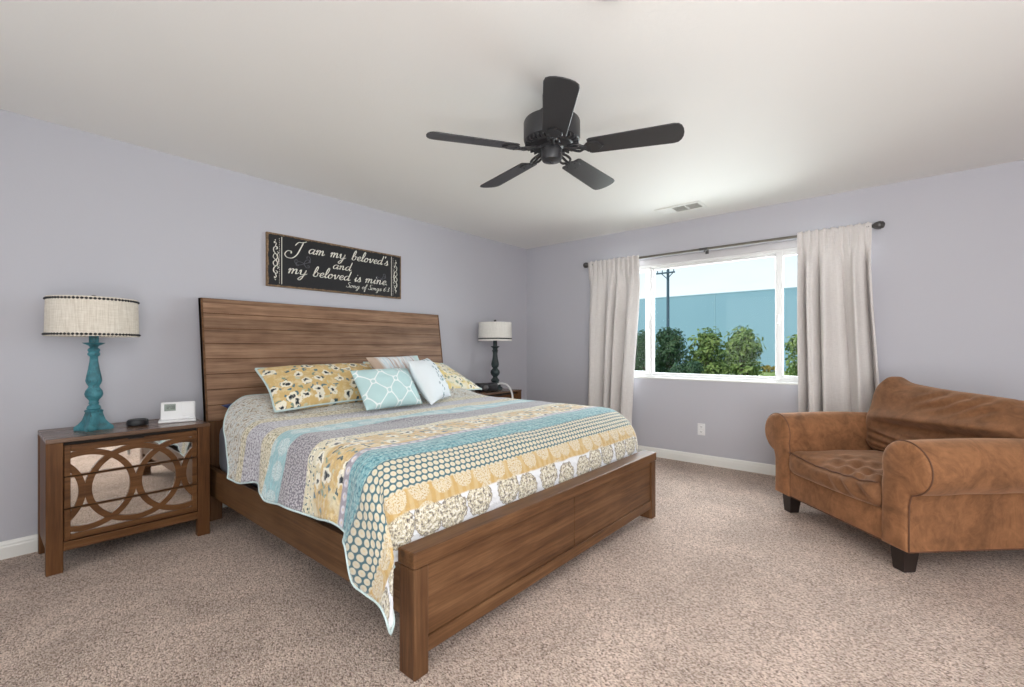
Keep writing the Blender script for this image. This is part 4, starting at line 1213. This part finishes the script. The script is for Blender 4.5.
# back frame
b = BM()
pts = [(0.70, 0.29), (0.74, 0.60), (0.785, 0.80), (0.815, 0.845), (0.86, 0.85), (0.885, 0.82), (0.875, 0.5), (0.86, 0.125), (0.70, 0.125)]
prism(b, pts, lambda y, z: (-0.48, y, z), lambda y, z: (0.48, y, z), 0.02, 3); obj('back_frame', b, M_SUEDE, chair, 0.8)
# loose back cushion, slumped towards its right end
def f_back(p, c):
    s, t = c.x, c.z
    front = sm(0.3, -1, c.y)
    y = p.y
    belly = 0.035*max(0, 1-s*s)*max(0, 1-t*t)
    y -= belly*(0.4+0.6*front)
    # the long slack fold across the middle and the hollows above and below it
    fold = 0.040*math.exp(-((t-0.12-0.10*s)/0.13)**2)*sm(-1.0, -0.55, s)-0.044*math.exp(-((t+0.16-0.06*s)/0.15)**2)*sm(-0.9, -0.3, s)-0.012*math.exp(-((t-0.55-0.2*s)/0.2)**2)
    rad = 0.016*math.sin(20*s-16*t+2*nz(s*2,t*2,7))*sm(0.15, 0.75, t)*sm(-0.35, 0.15, s)*sm(1.02, 0.7, s)
    low = 0.009*math.sin(34*t+7*s)*sm(-0.1, -0.5, t)*sm(-1, -0.6, s)
    y -= (fold+rad+low)*front
    y += 0.008*nz(s*3, t*3, 1)
    # outline: raised near corner, slack top edge
    top = sm(0.1, 1.0, t)
    ear = 0.050*math.exp(-((s+0.95)/0.22)**2)
    z = p.z+top*(ear-0.030*sm(-0.9, 0.3, s)-0.015*sm(0.2, 1, s))
    x = p.x+0.030*(1-t*t)*s-0.035*sm(0.2, -1, t)*s-0.02*sm(0.3, 1, t)*s
    tilt = 0.25
    z0 = z+0.245
    return Vector((x+0.025-0.02*sm(0.3, -1, s), y+0.57+z0*tilt, 0.435+z0*0.97))
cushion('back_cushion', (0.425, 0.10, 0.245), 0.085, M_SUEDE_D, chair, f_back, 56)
for sx in (-1, 1):
    for yy in (0.0, 0.78):
        b = BM()
        prism(b, [(-0.042, -0.042), (0.042, -0.042), (0.042, 0.042), (-0.042, 0.042)],
              lambda x, y: (sx*0.425+x*0.74, yy+y*0.74-0.004, 0), lambda x, y: (sx*0.425+x, yy+y, 0.126), 0.004, 2)
        obj('leg', b, M_DKLEG, chair)

# ================================================================== CURTAINS
ROD_Y, ROD_Z = DEP-0.085, 2.108
rod = thing('curtain_rod', 'dark curtain rod with carved finials above the window', 'curtain rod', (2.28, DEP, ROD_Z))
b = BM(); tube(b, [(-1.27, -0.085, 0), (1.25, -0.085, 0)], 0.0115, 12); obj('pole', b, M_ROD, rod, 0.9)
b = BM(); tube(b, [(-0.06, -0.085, 0), (0.02, -0.085, 0)], 0.0135, 12); obj('coupling', b, M_BRONZE, rod, 0.9)
for sg in (-1, 1):
    b = BM(); lathe(b, [(0.010, 0), (0.020, 0.004), (0.021, 0.014), (0.012, 0.020), (0.014, 0.030), (0.024, 0.044), (0.030, 0.062), (0.033, 0.078), (0.026, 0.088), (0.028, 0.094), (0.016, 0.104), (0.004, 0.108)], 20)
    M = Matrix.Translation((1.24 if sg > 0 else -1.26, -0.085, 0)) @ Matrix.Rotation(sg*PI/2, 4, 'Y')
    bmesh.ops.transform(b, matrix=M, verts=b.verts); obj('finial', b, M_BRONZE, rod, 0.9)
for x in (-1.235, -0.01, 1.235):
    b = BM(); tube(b, [(x, -0.001, 0.0), (x, -0.05, -0.004), (x, -0.085, -0.012)], 0.006, 8); box(b, (x-0.016, -0.008, -0.035), (x+0.016, 0, 0.03), 0.003)
    tube(b, [(x, -0.10+0.03*math.cos(a)*0.5, -0.002+0.012*math.sin(a)) for a in (PI, PI*1.25, PI*1.5, PI*1.75, 2*PI)], 0.0035, 6)
    blob(b, (x, -0.088, -0.024), 0.008, 2); obj('bracket', b, M_BRONZE, rod, 0.9)

def curtain(name, label, xa0, xa1, xb0, xb1, zb, folds, seed, amp=0.030):
    """top edge xa0..xa1 on the rod, bottom edge xb0..xb1"""
    b = BM(); NX, NZ = 150, 64
    zt = ROD_Z+0.026
    rows = []
    for j in range(NZ+1):
        g_ = (j/NZ)**1.25; z = zt-(zt-zb)*g_
        row = []
        for i in range(NX+1):
            s = i/NX
            sw = s+0.012*math.sin(s*17+seed)*g_**0.5
            x0 = xa0+(xb0-xa0)*sm(0, 1, g_); x1 = xa1+(xb1-xa1)*sm(0, 1, g_)
            x = x0+(x1-x0)*sw
            gather = math.sin(s*2*PI*folds*2.6+seed)*0.012+0.005*math.sin(s*2*PI*folds*5.3)
            ph = s*folds+0.22*math.sin(s*9+seed)+0.10*nz(s*4, seed, g_*1.2)
            big = math.sin(2*PI*ph); big = 1-2*abs(math.sin(PI*ph))**0.75 if seed > 2 else big
            fine = math.sin(2*PI*ph*2.3+1.7*seed)*0.35
            a = amp*(0.25+0.75*sm(0.0, 0.35, g_))
            k = sm(0.03, 0.16, g_)
            y = gather*0.5*(1-0.75*k)+(big*a+fine*a*0.45*(1-0.6*g_))*k+0.006*nz(s*5, g_*5, seed)*k-0.016*(1-k)
            x += 0.010*math.cos(2*PI*ph)*k
            d = abs(z-ROD_Z)
            bulge = -0.006*math.exp(-(d/0.014)**2)+0.002*math.sin(s*190)*math.exp(-((z-ROD_Z-0.02)/0.012)**2)
            zz = z+(0.006*math.sin(s*2*PI*folds*2.6+1+seed)+0.004*math.sin(s*120))*sm(0.03, 0.0, g_)
            row.append(b.verts.new((x, ROD_Y+y+bulge-0.004, zz)))
        rows.append(row)
    for A, B_ in zip(rows, rows[1:]):
        for i in range(NX): b.faces.new((A[i], A[i+1], B_[i+1], B_[i]))
    o = obj(name, b, M_CURTAIN, None, 3); tag(o, label, 'curtain', 'curtains on the window rod')
    s_ = o.modifiers.new('thickness', 'SOLIDIFY'); s_.thickness = 0.002
    return o
curtain('curtain', 'pale linen curtain panel at the corner end of the rod, behind the bed', 0.985, 1.605, 0.955, 1.50, 0.03, 4.2, 1.3, 0.060)
curtain('curtain', 'pale linen curtain panel behind the brown armchair', 3.045, 3.545, 3.06, 3.63, 0.03, 3.4, 4.1, 0.088)

# ================================================================== CEILING FAN
fan = thing('ceiling_fan', 'matt black five-blade ceiling fan above the bed foot', 'ceiling fan', (2.364, 1.90, HGT), 0)
b = BM(); lathe(b, [(0.046, 0), (0.047, -0.008), (0.046, -0.070), (0.050, -0.085), (0.066, -0.095), (0.068, -0.125)], 32); obj('canopy', b, M_FAN, fan, 0.7)
b = BM(); lathe(b, [(0.030, -0.118), (0.075, -0.130), (0.120, -0.138), (0.140, -0.146), (0.143, -0.153), (0.143, -0.235), (0.139, -0.246), (0.118, -0.258), (0.104, -0.264), (0.100, -0.268), (0.060, -0.270)], 56)
hous = obj('motor_housing', b, M_FAN, fan, 0.6)
b = BM()
for k in range(30):
    a = 2*PI*k/30
    M = Matrix.Rotation(a, 4, 'Z')
    box(b, (0.108, -0.004, -0.265), (0.136, 0.004, -0.242), 0.001, 1, M)
obj('vent_ribs', b, M_FAN, hous)
b = BM(); lathe(b, [(0.058, -0.266), (0.060, -0.274), (0.050, -0.280), (0.050, -0.286), (0.053, -0.290), (0.053, -0.330), (0.048, -0.342), (0.020, -0.348), (0.012, -0.352), (0.010, -0.356), (0.002, -0.357)], 36); obj('switch_housing', b, M_FAN, fan, 0.6)
b = BM(); tube(b, [(0.053, 0, -0.315), (0.062, 0, -0.318), (0.062, 0, -0.335)], 0.0025, 6); obj('pull_chain', b, M_BRONZE, fan, 3)
def blade_outline():
    pts = []
    r0, r1 = 0.185, 0.632
    pts += [(r0, -0.050), (r0+0.012, -0.058)]
    pts += [(r1-0.055, -0.071)]
    for k in range(9):
        a = -PI/2+k*PI/8
        pts.append((r1-0.045+0.045*math.cos(a)**0.8 if math.cos(a) > 1e-6 else r1-0.045, 0.071*math.sin(a)*1.0))
    pts += [(r1-0.055, 0.071)]
    pts += [(r0+0.012, 0.058), (r0, 0.050)]
    return pts
for k in range(5):
    ang = math.radians(21+72*k)
    M = Matrix.Rotation(ang, 4, 'Z') @ Matrix.Translation((0, 0, -0.294)) @ Matrix.Rotation(math.radians(-12), 4, 'X')
    b = BM(); prism(b, blade_outline(), lambda x, y: (x, y, -0.003), lambda x, y: (x, y, 0.003), 0.0015, 1)
    bmesh.ops.transform(b, matrix=M, verts=b.verts)
    bl = obj('blade', b, M_FANBLADE, fan)
    b = BM()
    # blade iron: forked scroll arms from the hub and a shield plate under the blade
    plate = [(0.165, -0.016), (0.180, -0.034), (0.205, -0.040), (0.235, -0.034), (0.262, 0.0), (0.235, 0.034), (0.205, 0.040), (0.180, 0.034), (0.165, 0.016)]
    prism(b, plate, lambda x, y: (x, y, -0.010), lambda x, y: (x, y, -0.003), 0.002, 1)
    for x, y in ((0.195, -0.022), (0.195, 0.022), (0.24, 0)): blob(b, (x, y, -0.011), (0.006, 0.006, 0.003), 1)
    for s in (-1, 1):
        tube(b, crom([(0.085, 0.010*s, 0.012), (0.11, 0.024*s, 0.004), (0.14, 0.026*s, -0.004), (0.16, 0.012*s, -0.006), (0.178, 0.010*s, -0.007)], 5), 0.0065, 8)
    tube(b, [(0.06, 0, 0.012), (0.10, 0, 0.006), (0.14, 0, -0.004), (0.175, 0, -0.007)], 0.007, 8)
    bmesh.ops.transform(b, matrix=M, verts=b.verts)
    obj('blade_iron', b, M_FAN, bl, 0.7)

# ================================================================== SMALL FIXTURES
vent = thing('ceiling_vent', 'white three-section air vent in the ceiling above the window', 'vent', (2.17, 4.215, HGT))
b = BM()
X0, X1, Y0_, Y1_ = -0.205, 0.205, -0.105, 0.105
bar = lambda x0, y0, x1, y1: box(b, (x0, y0, -0.008), (x1, y1, 0.0), 0.002, 1)
bar(X0, Y0_, X1, Y0_+0.028); bar(X0, Y1_-0.028, X1, Y1_); bar(X0, Y0_+0.028, X0+0.028, Y1_-0.028); bar(X1-0.028, Y0_+0.028, X1, Y1_-0.028)
secs = [(-0.177, -0.066), (-0.054, 0.056), (0.068, 0.177)]
bar(-0.066, Y0_+0.028, -0.054, Y1_-0.028); bar(0.056, Y0_+0.028, 0.068, Y1_-0.028)
obj('vent_frame', b, M_TRIM, vent)
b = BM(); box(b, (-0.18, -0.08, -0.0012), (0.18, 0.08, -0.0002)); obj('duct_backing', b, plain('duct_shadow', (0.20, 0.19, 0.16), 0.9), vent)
for i, (x0, x1) in enumerate(secs):
    b = BM()
    for k in range(7):
        if i == 0:
            x = x0+0.008+(x1-x0-0.016)*k/6
            box(b, (x-0.0085, -0.077, -0.0008), (x+0.0085, 0.077, 0.0008), 0, 1, Matrix.Translation((0, 0, -0.005)) @ Matrix.Translation((x, 0, 0)) @ Matrix.Rotation(-0.35, 4, 'Y') @ Matrix.Translation((-x, 0, 0)))
        else:
            y = -0.068+0.136*k/6
            box(b, (x0, y-0.0065, -0.0008), (x1, y+0.0065, 0.0008), 0, 1, Matrix.Translation((0, y, -0.005)) @ Matrix.Rotation(0.75, 4, 'X') @ Matrix.Translation((0, -y, 0)))
    obj('louvers', b, M_TRIM, vent)

out_ = thing('wall_outlet', 'white electrical outlet low on the wall below the window', 'outlet', (2.215, DEP, 0.343))
b = BM(); box(b, (-0.036, -0.006, -0.058), (0.036, 0, 0.058), 0.003); obj('cover_plate', b, M_WHITEPL, out_)
for z in (-0.024, 0.024):
    b = BM(); box(b, (-0.017, -0.0085, z-0.014), (0.017, -0.005, z+0.014), 0.004, 3); so = obj('socket', b, M_WHITEPL, out_)
    b = BM(); box(b, (-0.008, -0.009, z-0.002), (-0.0055, -0.0083, z+0.008)); box(b, (0.0055, -0.009, z-0.002), (0.008, -0.0083, z+0.008)); box(b, (-0.002, -0.009, z-0.010), (0.002, -0.0083, z-0.006)); obj('slots', b, M_GAP, so)

sd = thing('smoke_detector', 'white round smoke detector on the ceiling at the upper edge of the photo', 'smoke detector', (2.945, 1.458, HGT))
b = BM(); lathe(b, [(0.066, 0), (0.068, -0.012), (0.060, -0.026), (0.046, -0.034), (0.001, -0.036)], 40); obj('body', b, M_WHITEPL, sd, 0.6)
b = BM(); lathe(b, [(0.030, -0.0352), (0.030, -0.0385), (0.024, -0.040), (0.001, -0.040)], 24); obj('sensor_cap', b, M_WHITEPL, sd, 0.6)

# ================================================================== OUTDOORS
GZ = -0.30
b = BM(); box(b, (-70, DEP+T, GZ-0.2), (40, 60, GZ)); struct('ground', b, M_GRASS)
b = BM(); box(b, (-70, 20.0, GZ), (40, 23.4, GZ+0.03)); struct('path', b, M_PATH)
YW = 33.0
ware = thing('warehouse', 'long blue-grey windowless warehouse beyond the shrubs', 'building', (-12, YW, GZ))
b = BM(); box(b, (-60, 0, 0), (50, 18, 5.20)); obj('wall', b, M_WARE, ware)
b = BM(); box(b, (-60.1, 0.0, 5.18), (50.1, 18.1, 5.27)); obj('parapet_cap', b, M_WARE_TOP, ware)
for i in range(4, 12):
    b = BM(); box(b, (-60+i*6.6-0.02, -0.03, 0.0), (-60+i*6.6+0.02, 0.0, 5.16)); obj('panel_joint', b, M_WARE_TOP, ware)

pole = thing('utility_pole', 'tall dark wooden utility pole with a crossarm outside the window', 'utility pole', (-5.93, 24.5, GZ))
b = BM(); tube(b, [(0, 0, 0), (0, 0, 6.5)], [0.085, 0.07], 14); obj('post', b, M_POLE, pole, 0.8)
b = BM(); box(b, (-0.62, -0.14, 5.54), (0.42, -0.06, 5.62), 0.01); tube(b, [(-0.3, -0.1, 5.54), (0, -0.1, 5.25)], 0.025, 6); tube(b, [(0.3, -0.1, 5.54), (0, -0.1, 5.25)], 0.025, 6); obj('crossarm', b, M_POLE, pole, 0.8)
for x in (-0.55, -0.28, 0.35):
    b = BM(); lathe(b, [(0.015, 5.62), (0.03, 5.64), (0.02, 5.67), (0.03, 5.69), (0.015, 5.74)], 12, (x, -0.09, 0)); obj('insulator', b, M_POLE, pole, 0.8)
M_WIRE = plain('power_line', lin((120, 140, 150)), 0.6)
for i, (zz, yy) in enumerate(((5.80, -0.09), (6.5, 0.0), (6.1, 0.09))):
    b = BM()
    pts = [(-5.93+t*34-6, 24.5+yy-t*2.0, GZ+zz+1.2*t-1.5*t*(1-t)) for t in [k/20 for k in range(21)]]
    tube(b, pts, 0.018, 5)
    w = obj('power_line', b, M_WIRE, None, 3)
    tag(w, 'thin overhead power line crossing the sky, '+('lowest of the three' if i == 0 else 'highest of the three' if i == 1 else 'middle of the three'), 'power line', 'power lines')

def shrub(name, label, x, y, w, h, mat, nclump, nleaf, seed, group='shrubs outside the window', leaf=0.055, gz=None):
    rnd = random.Random(seed)
    gz = GZ if gz is None else gz
    t = thing(name, label, 'shrub', (x, y, gz), 0, group)
    cl = []
    for i in range(nclump):
        a = rnd.random()*2*PI; r = (rnd.random()**0.6)*w*0.42
        z = h*(0.18+0.82*rnd.random()**0.75)
        k = 1-0.55*max(0, (z/h-0.55)/0.45)
        cl.append((r*k*math.cos(a), r*k*math.sin(a)*0.8, z-0.14*h*0.5, h*(0.10+0.09*rnd.random())))
    b = BM()
    for cx, cy, cz, cr in cl:
        tube(b, [(cx*0.12, cy*0.12, 0), (cx*0.5, cy*0.5, cz*0.5), (cx, cy, cz)], [0.03*h/2, 0.018*h/2, 0.006*h/2], 5)
    obj('stems', b, M_BARK, t)
    b = BM()
    for i in range(nleaf):
        cx, cy, cz, cr = cl[rnd.randrange(nclump)]
        d = Vector((rnd.gauss(0, 1), rnd.gauss(0, 1), rnd.gauss(0, 1))); d.normalize()
        p = Vector((cx, cy, cz))+d*cr*(0.55+0.5*rnd.random())*Vector((1, 1, 0.95)).length/1.7
        if p.z < 0.02: p.z = 0.02+rnd.random()*0.1
        nn = (d+Vector((rnd.uniform(-1, 1), rnd.uniform(-1, 1), rnd.uniform(-0.3, 1)))*0.8).normalized()
        u = nn.orthogonal().normalized(); u = Matrix.Rotation(rnd.random()*2*PI, 3, nn) @ u
        v = nn.cross(u); L = leaf*(0.7+0.6*rnd.random())
        q4 = [p-u*L, p-v*L*0.42+nn*L*0.12, p+u*L, p+v*L*0.42+nn*L*0.12]
        b.faces.new([b.verts.new(c_) for c_ in q4])
    obj('foliage', b, mat, t)
    return t

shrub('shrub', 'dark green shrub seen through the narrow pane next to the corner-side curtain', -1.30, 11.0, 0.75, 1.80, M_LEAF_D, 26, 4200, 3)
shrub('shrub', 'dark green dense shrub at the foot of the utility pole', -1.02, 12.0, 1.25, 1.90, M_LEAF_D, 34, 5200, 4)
shrub('shrub', 'rounded sunlit green shrub in the middle of the window', -0.14, 12.4, 1.10, 1.86, M_LEAF, 30, 3600, 5, leaf=0.07)
shrub('shrub', 'lower loose green shrub between the two taller sunlit ones', 0.42, 13.2, 1.10, 1.70, M_LEAF, 26, 3000, 6, leaf=0.07)
shrub('shrub', 'sunlit green shrub with the highest leafy tip, beside the open lawn', 0.86, 12.0, 0.66, 1.95, M_LEAF, 20, 2100, 7, leaf=0.07)
shrub('shrub', 'green shrub behind the narrow pane next to the armchair-side curtain', 2.28, 11.0, 0.95, 1.80, M_LEAF, 24, 3000, 8, leaf=0.065)
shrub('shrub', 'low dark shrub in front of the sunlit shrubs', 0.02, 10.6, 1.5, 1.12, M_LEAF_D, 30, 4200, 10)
shrub('shrub', 'low dry yellow shrub at the foot of the warehouse', -2.35, 31.5, 1.7, 0.42, M_LEAF_DRY, 22, 1600, 12, leaf=0.09)
